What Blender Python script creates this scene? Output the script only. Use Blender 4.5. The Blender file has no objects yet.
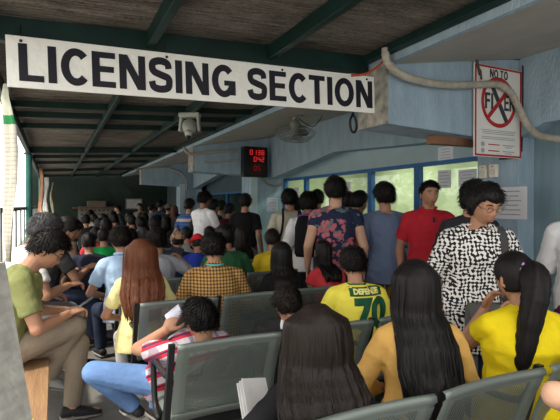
import bpy, bmesh, math, random
from mathutils import Vector as V, Matrix, noise
from mathutils.bvhtree import BVHTree
random.seed(7)
PI = math.pi
S = bpy.context.scene
COL = S.collection
# ------------------------------------------------------------------ camera
YAW, F, YH, CH = math.radians(26.2), 460.0, 206.0, 1.47
SA, CA = math.sin(YAW), math.cos(YAW)
cam = bpy.data.cameras.new('camera'); cam.sensor_width = 36; cam.lens = F*36/560
cam.clip_start = .05
co = bpy.data.objects.new('camera', cam); COL.objects.link(co)
co.location = (0, 0, CH); co.rotation_euler = (PI/2-math.atan(4/460), 0, -YAW)
S.camera = co
def at(px, d):                     # a place on the ground from a sight line and a distance
    xc = (px-280)/F*d
    return (d*SA+xc*CA, d*CA-xc*SA)
def hz(py, d): return CH-(py-YH)*d/F
def onY(px, Y):                    # x on a plane of constant y
    k = (px-54)/513.0
    return k*Y*CA/(1-k*SA)
# ------------------------------------------------------------------ materials
MATS = {}
def nodes(name):
    m = bpy.data.materials.new(name); m.use_nodes = True
    nt = m.node_tree; b = nt.nodes['Principled BSDF']
    return m, nt, b
def N(nt, t, **kw):
    n = nt.nodes.new(t)
    for k, v in kw.items():
        if hasattr(n, k): setattr(n, k, v)
        else: n.inputs[k].default_value = v
    return n
def mat(name, col, rough=.7, var=.12, sc=8, bump=0, bsc=60, metal=0, stretch=None, spec=.3, emit=None):
    if name in MATS: return MATS[name]
    m, nt, b = nodes(name)
    L = nt.links.new
    tc = N(nt, 'ShaderNodeTexCoord'); mp = N(nt, 'ShaderNodeMapping')
    if stretch: mp.inputs['Scale'].default_value = stretch
    L(tc.outputs['Object'], mp.inputs['Vector'])
    nz = N(nt, 'ShaderNodeTexNoise'); nz.inputs['Scale'].default_value = sc; nz.inputs['Detail'].default_value = 4
    L(mp.outputs[0], nz.inputs['Vector'])
    cr = N(nt, 'ShaderNodeValToRGB')
    c = V(col[:3])
    cr.color_ramp.elements[0].position = .3; cr.color_ramp.elements[1].position = .7
    cr.color_ramp.elements[0].color = (*(c*(1-var)), 1); cr.color_ramp.elements[1].color = (*(c*(1+var)), 1)
    L(nz.outputs['Fac'], cr.inputs[0]); L(cr.outputs[0], b.inputs['Base Color'])
    b.inputs['Roughness'].default_value = rough; b.inputs['Metallic'].default_value = metal
    b.inputs['Specular IOR Level'].default_value = spec
    if bump:
        n2 = N(nt, 'ShaderNodeTexNoise'); n2.inputs['Scale'].default_value = bsc; n2.inputs['Detail'].default_value = 3
        L(mp.outputs[0], n2.inputs['Vector'])
        bp = N(nt, 'ShaderNodeBump'); bp.inputs['Strength'].default_value = bump; bp.inputs['Distance'].default_value = .02
        L(n2.outputs['Fac'], bp.inputs['Height']); L(bp.outputs[0], b.inputs['Normal'])
    if emit:
        b.inputs['Emission Color'].default_value = (*emit[:3], 1); b.inputs['Emission Strength'].default_value = emit[3]
    MATS[name] = m
    return m
def cloth(name, col, var=.1): return mat('cloth_'+name, col, .85, var, 6, .5, 14, spec=.1)
def pattern(name, fn):             # fn(nt, x, y, z sockets) -> colour socket
    if name in MATS: return MATS[name]
    m, nt, b = nodes(name)
    tc = N(nt, 'ShaderNodeTexCoord'); sp = N(nt, 'ShaderNodeSeparateXYZ')
    nt.links.new(tc.outputs['Object'], sp.inputs[0])
    c = fn(nt, tc.outputs['Object'], sp.outputs)
    nt.links.new(c, b.inputs['Base Color']); b.inputs['Roughness'].default_value = .85
    b.inputs['Specular IOR Level'].default_value = .1
    n2 = N(nt, 'ShaderNodeTexNoise'); n2.inputs['Scale'].default_value = 14
    nt.links.new(tc.outputs['Object'], n2.inputs['Vector'])
    bp = N(nt, 'ShaderNodeBump'); bp.inputs['Strength'].default_value = .5; bp.inputs['Distance'].default_value = .02
    nt.links.new(n2.outputs['Fac'], bp.inputs['Height']); nt.links.new(bp.outputs[0], b.inputs['Normal'])
    MATS[name] = m
    return m
def mth(nt, op, a, b=None, c=None):
    n = nt.nodes.new('ShaderNodeMath'); n.operation = op
    for i, v in enumerate((a, b, c)):
        if v is None: continue
        if isinstance(v, (int, float)): n.inputs[i].default_value = v
        else: nt.links.new(v, n.inputs[i])
    return n.outputs[0]
def mix(nt, f, a, b):
    n = nt.nodes.new('ShaderNodeMix'); n.data_type = 'RGBA'
    for s, v in ((n.inputs['Factor'], f), (n.inputs['A'], a), (n.inputs['B'], b)):
        if isinstance(v, (int, float)): s.default_value = v
        elif isinstance(v, tuple): s.default_value = (*v[:3], 1)
        else: nt.links.new(v, s)
    return n.outputs['Result']
def band(nt, s, period, duty, off=0.0):      # 1 inside the stripe
    return mth(nt, 'LESS_THAN', mth(nt, 'FRACT', mth(nt, 'DIVIDE', mth(nt, 'ADD', s, 50*period+off), period)), duty)
def f_check(nt, o, s):
    a = band(nt, s[0], .026, .42); b = band(nt, s[2], .026, .42)
    k = mth(nt, 'MULTIPLY', mth(nt, 'ADD', a, b), .5)
    c = mix(nt, k, (.52, .29, .09), (.05, .024, .016))
    w = mth(nt, 'MULTIPLY', band(nt, s[0], .026, .16, .009), band(nt, s[2], .026, .16, .009))
    return mix(nt, w, c, (.7, .6, .42))
def f_redplaid(nt, o, s):
    d = mth(nt, 'ADD', s[2], mth(nt, 'MULTIPLY', s[1], .5))
    a = band(nt, d, .085, .5); b = band(nt, d, .085, .14, .02); e = band(nt, s[0], .09, .3)
    c = mix(nt, a, (.55, .03, .05), (.55, .5, .55)); c = mix(nt, b, c, (.03, .03, .08))
    return mix(nt, mth(nt, 'MULTIPLY', e, .5), c, (.12, .05, .1))
def f_floral(nt, o, s):
    nz = N(nt, 'ShaderNodeTexNoise', Scale=5.5); nz.inputs['Detail'].default_value = 3; nt.links.new(o, nz.inputs['Vector'])
    vz = N(nt, 'ShaderNodeTexVoronoi', Scale=22.0); nt.links.new(o, vz.inputs['Vector'])
    k = mth(nt, 'MULTIPLY', mth(nt, 'GREATER_THAN', nz.outputs['Fac'], .5), mth(nt, 'LESS_THAN', vz.outputs['Distance'], .55))
    c = mix(nt, vz.outputs['Distance'], (.55, .17, .2), (.22, .05, .08))
    n3 = N(nt, 'ShaderNodeTexNoise', Scale=11.0); nt.links.new(o, n3.inputs['Vector'])
    base = mix(nt, mth(nt, 'GREATER_THAN', n3.outputs['Fac'], .56), (.022, .028, .06), (.12, .16, .16))
    return mix(nt, k, base, c)
def f_hounds(nt, o, s):
    nz = N(nt, 'ShaderNodeTexNoise', Scale=13.0); nz.inputs['Detail'].default_value = 1; nt.links.new(o, nz.inputs['Vector'])
    ad = mth(nt, 'MULTIPLY', nz.outputs['Fac'], .06)
    x = mth(nt, 'ADD', s[0], ad); z = mth(nt, 'ADD', s[2], ad)
    k = 2*PI/.046
    a = mth(nt, 'MULTIPLY', mth(nt, 'SINE', mth(nt, 'MULTIPLY', mth(nt, 'ADD', x, z), k)), mth(nt, 'SINE', mth(nt, 'MULTIPLY', mth(nt, 'SUBTRACT', x, z), k)))
    n4 = N(nt, 'ShaderNodeTexNoise', Scale=50.0); nt.links.new(o, n4.inputs['Vector'])
    a = mth(nt, 'ADD', a, mth(nt, 'MULTIPLY', mth(nt, 'SUBTRACT', n4.outputs['Fac'], .5), 3.2))
    return mix(nt, mth(nt, 'GREATER_THAN', a, .0), (.72, .7, .68), (.018, .016, .018))
def f_stripe(nt, o, s):
    a = band(nt, s[2], .22, .22, .05); b = band(nt, s[2], .055, .35)
    c = mix(nt, b, (.05, .11, .3), (.1, .18, .4))
    return mix(nt, a, c, (.6, .5, .36))
def f_camo(nt, o, s):
    nz = N(nt, 'ShaderNodeTexNoise', Scale=26.0); nt.links.new(o, nz.inputs['Vector'])
    c = mix(nt, mth(nt, 'GREATER_THAN', nz.outputs['Fac'], .5), (.4, .27, .16), (.2, .12, .07))
    return mix(nt, mth(nt, 'GREATER_THAN', nz.outputs['Fac'], .6), c, (.07, .05, .035))
def f_zlines(nt, o, s):            # plain jersey with thin collar tint
    return mix(nt, band(nt, s[2], .004, .5), (.92, .80, .10), (.86, .74, .09))
# hair: stretched strand noise, glossy
def hairmat(name, col, rough=.5):
    if name in MATS: return MATS[name]
    m, nt, b = nodes(name); L = nt.links.new
    tc = N(nt, 'ShaderNodeTexCoord'); mp = N(nt, 'ShaderNodeMapping'); mp.inputs['Scale'].default_value = (130, 130, 5)
    L(tc.outputs['Object'], mp.inputs[0])
    nz = N(nt, 'ShaderNodeTexNoise', Scale=1.0); nz.inputs['Detail'].default_value = 4; L(mp.outputs[0], nz.inputs['Vector'])
    c = V(col)
    L(mix(nt, nz.outputs['Fac'], tuple(c*.45), tuple(c*1.7)), b.inputs['Base Color'])
    b.inputs['Roughness'].default_value = rough; b.inputs['Specular IOR Level'].default_value = .22
    bp = N(nt, 'ShaderNodeBump'); bp.inputs['Strength'].default_value = .55; bp.inputs['Distance'].default_value = .004
    L(nz.outputs['Fac'], bp.inputs['Height']); L(bp.outputs[0], b.inputs['Normal'])
    MATS[name] = m
    return m
HB = lambda: hairmat('hair_black', (.0075, .0062, .006))
HD = lambda: hairmat('hair_dark_brown', (.014, .0095, .0075))
HR = lambda: hairmat('hair_red_brown', (.12, .04, .018))
HG = lambda: hairmat('hair_greying', (.06, .06, .065), .5)
SKIN = {}
def skin(k='mid'):
    col = dict(mid=(.40, .205, .125), light=(.52, .30, .20), dark=(.27, .13, .08))[k]
    return mat('skin_'+k, col, .5, .07, 12, .08, 120, spec=.35)
# ------------------------------------------------------------------ mesh helpers
class Geo:
    def __init__(s): s.v = []; s.f = []
    def loft(s, secs, cap=True):   # secs: list of (center, ax, ay) with ax, ay vectors
        n = 14; b0 = len(s.v)
        for c, ax, ay in secs:
            for i in range(n):
                t = 2*PI*i/n
                s.v.append(c+ax*math.cos(t)+ay*math.sin(t))
        for k in range(len(secs)-1):
            for i in range(n):
                j = (i+1) % n
                s.f.append((b0+k*n+i, b0+k*n+j, b0+(k+1)*n+j, b0+(k+1)*n+i))
        if cap:
            s.f.append(tuple(b0+i for i in reversed(range(n))))
            s.f.append(tuple(b0+(len(secs)-1)*n+i for i in range(n)))
    def cap(s, p0, p1, r0, r1, flat0=False, flat1=False, sq=1.0, up=None):
        p0, p1 = V(p0), V(p1); d = p1-p0
        if d.length < 1e-6: d = V((0, 0, 1e-5))
        u = d.normalized()
        a = V(up) if up is not None else (V((1, 0, 0)) if abs(u.x) < .8 else V((0, 1, 0)))
        ay = u.cross(a).normalized(); ax = ay.cross(u).normalized()
        secs = []
        if not flat0:
            for q in (75, 45, 20): q = math.radians(q); secs.append((p0-u*r0*math.sin(q), ax*r0*math.cos(q), ay*r0*math.cos(q)*sq))
        secs.append((p0, ax*r0, ay*r0*sq)); secs.append((p1, ax*r1, ay*r1*sq))
        if not flat1:
            for q in (20, 45, 75): q = math.radians(q); secs.append((p1+u*r1*math.sin(q), ax*r1*math.cos(q), ay*r1*math.cos(q)*sq))
        s.loft(secs)
    def ell(s, c, ax, ay, az, n=10):
        c = V(c); secs = []
        for k in range(n+1):
            q = -PI/2+PI*(k+.0001)/(n+.0002); secs.append((c+V(az)*math.sin(q), V(ax)*max(.02, math.cos(q)), V(ay)*max(.02, math.cos(q))))
        s.loft(secs)
    def box(s, c, size, M=None):
        c = V(c); h = V(size)/2; b = len(s.v)
        for x in (-1, 1):
            for y in (-1, 1):
                for z in (-1, 1):
                    p = V((x*h.x, y*h.y, z*h.z))
                    s.v.append(c+(M @ p if M else p))
        for q in ((0, 1, 3, 2), (4, 6, 7, 5), (0, 4, 5, 1), (2, 3, 7, 6), (0, 2, 6, 4), (1, 5, 7, 3)): s.f.append(tuple(b+i for i in q))
    def tube(s, pts, r, n=10, closed=False):
        pts = [V(p) for p in pts]; b0 = len(s.v); m = len(pts); prev = None
        for k, p in enumerate(pts):
            if closed: d = pts[(k+1) % m]-pts[k-1]
            else: d = pts[min(k+1, m-1)]-pts[max(k-1, 0)]
            d.normalize()
            if prev is None:
                a = V((0, 0, 1)) if abs(d.z) < .9 else V((1, 0, 0)); ax = d.cross(a).normalized()
            else: ax = (prev-d*prev.dot(d)).normalized()
            prev = ax; ay = d.cross(ax)
            rr = r[k] if isinstance(r, (list, tuple)) else r
            for i in range(n):
                t = 2*PI*i/n; s.v.append(p+ax*math.cos(t)*rr+ay*math.sin(t)*rr)
        for k in range(m if closed else m-1):
            k2 = (k+1) % m
            for i in range(n):
                j = (i+1) % n; s.f.append((b0+k*n+i, b0+k*n+j, b0+k2*n+j, b0+k2*n+i))
        if not closed:
            s.f.append(tuple(b0+i for i in reversed(range(n)))); s.f.append(tuple(b0+(m-1)*n+i for i in range(n)))
    def prism(s, poly, axis, a, b):      # poly in the two other axes, extruded along axis
        b0 = len(s.v); n = len(poly)
        for q in (a, b):
            for u, w in poly:
                s.v.append(V((q, u, w)) if axis == 0 else V((u, q, w)) if axis == 1 else V((u, w, q)))
        s.f.append(tuple(b0+i for i in range(n))); s.f.append(tuple(b0+n+i for i in reversed(range(n))))
        for i in range(n):
            j = (i+1) % n; s.f.append((b0+i, b0+j, b0+n+j, b0+n+i))
    def add(s, o, M=None):
        b = len(s.v)
        s.v += [(M @ p if M else p) for p in o.v]; s.f += [tuple(b+i for i in q) for q in o.f]
def smooth_path(pts, n=8):
    pts = [V(p) for p in pts]; out = []
    for i in range(len(pts)-1):
        p0, p1, p2, p3 = pts[max(i-1, 0)], pts[i], pts[i+1], pts[min(i+2, len(pts)-1)]
        for k in range(n):
            t = k/n
            out.append(.5*((2*p1)+(p2-p0)*t+(2*p0-5*p1+4*p2-p3)*t*t+(3*p1-p0-3*p2+p3)*t**3))
    out.append(pts[-1])
    return out
def mesh_of(g, name='m'):
    me = bpy.data.meshes.new(name); me.from_pydata([tuple(p) for p in g.v], [], g.f); me.update()
    bm = bmesh.new(); bm.from_mesh(me); bmesh.ops.recalc_face_normals(bm, faces=bm.faces); bm.to_mesh(me); bm.free()
    return me
def obj(name, g, m=None, parent=None, smooth=False, loc=None, bevel=0):
    me = g if isinstance(g, bpy.types.Mesh) else mesh_of(g, name)
    o = bpy.data.objects.new(name, me); COL.objects.link(o)
    if m:
        me.materials.clear(); me.materials.append(m)
    if parent: o.parent = parent
    if loc is not None: o.location = loc
    if smooth:
        me.polygons.foreach_set('use_smooth', [True]*len(me.polygons)); me.update()
    if bevel:
        b = o.modifiers.new('bevel', 'BEVEL'); b.width = bevel; b.segments = 2; b.limit_method = 'ANGLE'
    return o
def remesh(g, vox, it=2, extra=None):
    me = mesh_of(g); o = bpy.data.objects.new('tmp', me); COL.objects.link(o)
    r = o.modifiers.new('r', 'REMESH'); r.mode = 'VOXEL'; r.voxel_size = vox; r.use_smooth_shade = True
    if it:
        sm = o.modifiers.new('s', 'SMOOTH'); sm.iterations = it; sm.factor = .5
    dg = bpy.context.evaluated_depsgraph_get()
    out = bpy.data.meshes.new_from_object(o.evaluated_get(dg))
    bpy.data.objects.remove(o); bpy.data.meshes.remove(me)
    if extra is not None and extra.v:
        bm = bmesh.new(); bm.from_mesh(out); e = mesh_of(extra); bm.from_mesh(e); bm.to_mesh(out); bm.free(); bpy.data.meshes.remove(e)
    out.polygons.foreach_set('use_smooth', [True]*len(out.polygons))
    return out
def tag(o, label, cat, group=None):
    o['label'] = label; o['category'] = cat
    if group: o['group'] = group
    return o
def empty(name, loc, rz=0):
    o = bpy.data.objects.new(name, None); COL.objects.link(o); o.location = loc; o.rotation_euler = (0, 0, rz); o.empty_display_size = .1
    return o
def struct(o): o['kind'] = 'structure'; return o
def text_mesh(s, size, off=0.0, ext=.002, sub=0, xs=1.0):
    c = bpy.data.curves.new('t', 'FONT'); c.body = s; c.size = size; c.align_x = 'CENTER'; c.align_y = 'CENTER'; c.offset = off; c.extrude = ext
    c.resolution_u = 6
    o = bpy.data.objects.new('t', c); COL.objects.link(o)
    me = bpy.data.meshes.new_from_object(o.evaluated_get(bpy.context.evaluated_depsgraph_get()))
    bpy.data.objects.remove(o)
    bm = bmesh.new(); bm.from_mesh(me)
    if sub:
        bmesh.ops.triangulate(bm, faces=bm.faces)
        for _ in range(sub): bmesh.ops.subdivide_edges(bm, edges=[e for e in bm.edges if e.calc_length() > .012], cuts=1, use_grid_fill=False); bmesh.ops.triangulate(bm, faces=bm.faces)
    for v in bm.verts: v.co.x *= xs
    bm.to_mesh(me); bm.free()
    return me

def letters(word, H, t=.2, gap=.13, depth=.0015, y=-.0075, X0=None, X1=None, z0=None, par=None, m=None):
    """bold grotesque capitals built from strokes; fills X0..X1 when given; baseline z0"""
    q = []; x = 0.0; marks = [0]
    def quad(*p): q.append([(x+u, w) for u, w in p])
    def barr(u0, u1, w0, w1): quad((u0, w0), (u1, w0), (u1, w1), (u0, w1))
    def arc(cx, cz, rx, rz, a0, a1, n=26):
        for i in range(n):
            p, r = math.radians(a0+(a1-a0)*i/n), math.radians(a0+(a1-a0)*(i+1)/n)
            quad((cx+rx*math.cos(p), cz+rz*math.sin(p)), (cx+rx*math.cos(r), cz+rz*math.sin(r)), (cx+(rx-t)*math.cos(r), cz+(rz-t*.88)*math.sin(r)), (cx+(rx-t)*math.cos(p), cz+(rz-t*.88)*math.sin(p)))
    def ribbon(pts, w):
        P = smooth_path([V((u, 0, z)) for u, z in pts], 7)
        for i in range(len(P)-1):
            d0 = (P[min(i+1, len(P)-1)]-P[max(i-1, 0)]).normalized(); d1 = (P[min(i+2, len(P)-1)]-P[i]).normalized()
            n0, n1 = V((-d0.z, 0, d0.x))*w/2, V((-d1.z, 0, d1.x))*w/2
            quad(*[(p.x, p.z) for p in (P[i]+n0, P[i+1]+n1, P[i+1]-n1, P[i]-n0)])
    for ch in word:
        w = dict(L=.66, I=t, C=.77, E=.70, N=.82, S=.76, G=.88, T=.72, O=.92, F=.66, R=.80, X=.84, D=.82).get(ch, .3)
        w = {'7': .64, '0': .66}.get(ch, w)
        if ch == 'I': barr(0, t, 0, 1)
        if ch == 'L': barr(0, t, 0, 1); barr(0, w, 0, .17)
        if ch in 'EF':
            barr(0, t, 0, 1); barr(0, w, .83, 1); barr(0, w*.93, .43, .6)
            if ch == 'E': barr(0, w, 0, .17)
        if ch == 'T': barr(w/2-t/2, w/2+t/2, 0, 1); barr(0, w, .83, 1)
        if ch == 'N': barr(0, t*.95, 0, 1); barr(w-t*.95, w, 0, 1); quad((0, 1), (t*1.1, 1), (w, 0), (w-t*1.1, 0))
        if ch == 'X': quad((0, 1), (t*1.2, 1), (w, 0), (w-t*1.2, 0)); quad((0, 0), (t*1.2, 0), (w, 1), (w-t*1.2, 1))
        if ch in 'O0': arc(w/2, .5, w/2, .52, 0, 360, 44)
        if ch in 'CG': arc(.43 if ch == 'C' else w*.5, .5, .43 if ch == 'C' else w*.5, .52, 42, 318 if ch == 'C' else 335, 36)
        if ch == 'G': barr(w-t*1.0, w, .06, .5); barr(w*.52, w, .36, .52)
        if ch == 'S': ribbon([(w-.11, .70), (w*.80, .86), (w*.5, .925), (w*.2, .86), (.11, .72), (.17, .59), (w*.5, .51), (w*.83, .42), (w-.1, .27), (w*.8, .13), (w*.5, .075), (w*.2, .13), (.09, .30)], t*.92)
        if ch in 'RD': barr(0, t, 0, 1)
        if ch == 'D': arc(w-.5, .5, .5, .5, -90, 90); barr(0, w-.5, 0, .17); barr(0, w-.5, .83, 1)
        if ch == 'R': arc(w-.29, .72, .29, .28, -90, 90); barr(0, w-.29, .83, 1); barr(0, w-.29, .44, .6); quad((w*.42, .45), (w*.42+t, .45), (w, 0), (w-t*1.15, 0))
        if ch == '7': barr(0, w, .82, 1); quad((w-t*1.1, .84), (w, .84), (w*.45, 0), (w*.45-t*1.1, 0))
        marks.append(len(q)); x += w+gap if ch != ' ' else .36
    W = x-gap; sx = H if X0 is None else (X1-X0)/W; ox = -W*sx/2 if X0 is None else X0; oz = -H/2 if z0 is None else z0
    for k_ in range(len(marks)-1):
        if marks[k_] == marks[k_+1]: continue
        g = Geo()
        for i_, p in enumerate(q[marks[k_]:marks[k_+1]]): g.prism([(ox+u*sx, oz+w*H) for u, w in p], 1, y+.001, y-depth-.00006*(i_ % 12))
        obj('letter', g, m, par)
# ================================================================== THE PLACE
BLUE = mat('painted_blue_plaster', (.32, .43, .52), .8, .14, 5, .6, 40, stretch=(1.5, 1.5, .5))
BLUE2 = mat('painted_blue_grey_panel', (.2, .29, .33), .75, .12, 2, .3, 20, stretch=(1, 6, .6))
SOFF = mat('soffit_off_white', (.44, .42, .385), .9, .1, 2.5, .15, 30)
GREEN = mat('green_steel', (.004, .022, .019), .5, .25, 6, .1, 30)
FRAME = mat('blue_window_frame', (.03, .13, .33), .5, .1, 6)
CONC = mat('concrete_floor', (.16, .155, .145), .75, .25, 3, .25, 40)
BLACK = mat('black_plastic', (.012, .012, .014), .45, .1)
WHITE = mat('white_board', (.74, .74, .70), .55, .04, 5)
PAPER = mat('paper', (.72, .73, .76), .8, .03, 5)
INK = mat('ink', (.05, .05, .06), .8)
INK2 = mat('faint_print', (.35, .36, .4), .8)
SIGNINK = mat('sign_black', (.010, .010, .018), .5)
RED = mat('sign_red', (.42, .02, .025), .5)
STEEL = mat('worn_steel', (.35, .35, .34), .35, .1, 8, metal=.8)
WOOD = mat('bench_wood', (.30, .175, .09), .6, .22, 4, .2, 12, stretch=(8, 1, 8))
WOODD = mat('dark_wood', (.13, .07, .04), .7, .25, 6, .2, 12, stretch=(1, 8, 8))
CORD = mat('orange_cord', (.5, .07, .025), .5)
COND = mat('grey_conduit', (.4, .37, .31), .6, .15, 20)
# floor and outside ground
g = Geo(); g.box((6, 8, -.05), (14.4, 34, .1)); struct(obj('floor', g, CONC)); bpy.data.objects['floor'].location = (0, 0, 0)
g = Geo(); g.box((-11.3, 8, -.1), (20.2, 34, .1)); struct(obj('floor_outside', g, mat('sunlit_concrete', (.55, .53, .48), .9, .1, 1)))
# roof: corrugated sheet, beams as its parts
def zr(x): return 2.565+.055*(x+.35)
g = Geo(); b0 = 0
ys = [.6+i*.05 for i in range(int(17.6/.05))]; xs = [-.5+i*2.98/14 for i in range(15)]
for y in ys:
    for x in xs:
        rib = .012*max(0, math.sin(y*2*PI/.42))**3+.006*math.sin(y*2*PI/.14)
        sag = -.05*max(0, noise.noise(V((x*.8, y*.55, 3.1))))-(.045*math.exp(-((y-7.9)/.5)**2) if y < 18 else 0)*max(0, math.sin((x+.3)*2.2))
        g.v.append(V((x, y, zr(x)+rib+sag)))
n = len(xs)
for j in range(len(ys)-1):
    for i in range(n-1): g.f.append((j*n+i, j*n+i+1, (j+1)*n+i+1, (j+1)*n+i))
def f_roof(nt, o, s):
    w = N(nt, 'ShaderNodeTexNoise', Scale=1.0); mp = N(nt, 'ShaderNodeMapping'); mp.inputs['Scale'].default_value = (5, 60, 6)
    nt.links.new(o, mp.inputs[0]); nt.links.new(mp.outputs[0], w.inputs['Vector'])
    w2 = N(nt, 'ShaderNodeTexNoise', Scale=1.4); w2.inputs['Detail'].default_value = 6; nt.links.new(o, w2.inputs['Vector'])
    k = mth(nt, 'ADD', mth(nt, 'MULTIPLY', w.outputs['Fac'], .6), mth(nt, 'MULTIPLY', w2.outputs['Fac'], .5))
    f = N(nt, 'ShaderNodeTexNoise', Scale=1.0); mp2 = N(nt, 'ShaderNodeMapping'); mp2.inputs['Scale'].default_value = (45, 60, 40)
    nt.links.new(o, mp2.inputs[0]); nt.links.new(mp2.outputs[0], f.inputs['Vector'])
    k = mth(nt, 'MULTIPLY', mth(nt, 'SUBTRACT', mth(nt, 'ADD', k, mth(nt, 'MULTIPLY', f.outputs['Fac'], .35)), .47), 2.2)
    return mix(nt, k, (.02, .017, .015), (.24, .215, .19))
roof = struct(obj('ceiling', g, pattern('roof_underside', f_roof), smooth=True))
so = roof.modifiers.new('solid', 'SOLIDIFY'); so.thickness = .02; so.offset = 1
for x, w, h in ((-.40, .06, .13), (.56, .05, .1), (1.42, .05, .1), (2.27, .07, .06)):
    g = Geo(); z = zr(x)-.03
    g.prism([(x-w/2, z), (x+w/2, z), (x+w/2, z-h), (x-w/2, z-h)], 1, .6, 18.2); obj('rafter', g, GREEN, roof, bevel=.006)
for y, h in ((3.07, .14), (5.4, .07), (6.0, .07), (6.8, .07), (9.55, .11), (11.0, .07), (12.5, .07), (15, .09), (18, .07)):
    g = Geo()
    g.prism([(-.46, zr(-.46)-.02), (2.3, zr(2.3)-.02), (2.3, zr(2.3)-.02-h), (-.46, zr(-.46)-.02-h)], 1, y-.03, y+.03); obj('purlin', g, GREEN, roof, bevel=.006)
# left posts
for k, y in enumerate((9.5, 17.6)):
    g = Geo(); g.tube([(-.4, y, 0), (-.4, y, 2.45)], .055, 14); g.box((-.4, y, .01), (.2, .2, .02)); g.box((-.4, y, 2.42), (.16, .16, .02))
    struct(obj('trim_%d' % (k+1), g, mat('green_post', (.03, .13, .11), .5, .2)))
# building: eave slab, brackets, lintel beams, columns
YB = (2.84, 8.33, 13.9)
g = Geo(); g.prism([(2.36, 2.575), (2.36, 2.665), (4.1, 2.95), (4.1, 2.86)], 1, -1.5, 18.2); sl = struct(obj('trim_3', g, SOFF))
g = Geo(); g.prism([(2.315, 2.57), (2.315, 2.68), (2.358, 2.68), (2.358, 2.57)], 1, -1.5, 18.2); obj('fascia', g, BLUE, sl)
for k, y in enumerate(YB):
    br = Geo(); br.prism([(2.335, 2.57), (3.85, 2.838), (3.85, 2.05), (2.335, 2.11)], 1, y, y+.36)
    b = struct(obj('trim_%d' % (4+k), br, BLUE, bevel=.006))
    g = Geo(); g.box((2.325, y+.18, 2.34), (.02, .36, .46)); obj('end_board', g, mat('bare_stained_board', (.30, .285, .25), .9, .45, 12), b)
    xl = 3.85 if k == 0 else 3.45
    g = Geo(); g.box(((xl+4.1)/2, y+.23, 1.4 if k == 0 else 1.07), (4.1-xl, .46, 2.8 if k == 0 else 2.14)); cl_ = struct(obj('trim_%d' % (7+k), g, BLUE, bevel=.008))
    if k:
        g = Geo(); g.box((3.52, y-.012, 1.07), (.15, .03, 2.14)); obj('lit_edge_strip', g, mat('lit_edge_blue', (.52, .64, .68), .7, .08, 4), cl_)  # added trim strip; its paler blue stands in for the strongly lit column edge
    if k < 2:
        y2 = YB[k+1]; L = y2-y
        prof = [(y+.36, 2.845), (y+.36, 2.1), (y+1.15, 2.2), (y+3.1, 2.3), (y2, 2.0), (y2, 2.845)]
        g = Geo(); g.prism(prof, 0, 3.85, 4.05); struct(obj('trim_%d' % (10+k), g, BLUE))
g = Geo(); g.prism([(-1.5, 2.845), (-1.5, 2.2), (2.6, 2.2), (2.84, 2.1), (2.84, 2.845)], 0, 3.85, 4.05); struct(obj('trim_12', g, BLUE))
g = Geo(); g.box((4.12, .67, 1.35), (.1, 4.4, 3.0)); struct(obj('wall_right', g, BLUE2))
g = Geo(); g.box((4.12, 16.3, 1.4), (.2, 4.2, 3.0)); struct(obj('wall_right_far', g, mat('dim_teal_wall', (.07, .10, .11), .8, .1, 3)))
# window wall
g = Geo(); g.box((4.36, 5.85, .45), (.16, 5.1, .9)); g.box((4.36, 5.85, 2.44), (.16, 5.1, .82)); struct(obj('wall_counter', g, mat('pale_blue_wall', (.36, .46, .47), .8, .08, 3, .2, 30)))
g = Geo(); g.box((4.12, 8.56, 1.4), (.56, .1, 2.8)); struct(obj('wall_partition', g, BLUE))
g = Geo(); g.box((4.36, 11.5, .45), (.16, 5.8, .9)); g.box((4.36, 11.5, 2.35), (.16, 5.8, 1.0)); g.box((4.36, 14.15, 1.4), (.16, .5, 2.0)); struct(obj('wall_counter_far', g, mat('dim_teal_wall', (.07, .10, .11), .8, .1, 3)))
def glassmat():
    if 'glass' in MATS: return MATS['glass']
    m, nt, b = nodes('window_glass'); L = nt.links.new
    t = N(nt, 'ShaderNodeBsdfTransparent'); t.inputs[0].default_value = (.88, .95, .9, 1); gl = N(nt, 'ShaderNodeBsdfGlossy'); gl.inputs['Roughness'].default_value = .03
    mx = N(nt, 'ShaderNodeMixShader'); mx.inputs[0].default_value = .07; L(t.outputs[0], mx.inputs[1]); L(gl.outputs[0], mx.inputs[2])
    L(mx.outputs[0], nt.nodes['Material Output'].inputs[0]); MATS['glass'] = m
    return m
def window(nm, y0, y1, z0=.9, z1=2.03):
    g = Geo(); w = .05
    for y in (y0+w/2, y1-w/2): g.box((4.3, y, (z0+z1)/2), (.07, w, z1-z0))
    for z in (z0+w/2, z1-w/2): g.box((4.3, (y0+y1)/2, z), (.068, y1-y0, w))
    o = struct(obj(nm, g, FRAME)); g = Geo(); g.box((4.3, (y0+y1)/2, (z0+z1)/2), (.008, y1-y0-.06, z1-z0-.06)); obj('pane', g, glassmat(), o)
for k, (a, b) in enumerate(((3.32, 4.62), (4.62, 5.62), (5.62, 6.7), (6.7, 7.6), (7.6, 8.5), (8.8, 10.3), (10.3, 12), (12, 13.9))):
    window('window_%d' % (k+1), a, b, .9, 2.03 if k < 5 else 1.85)
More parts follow.
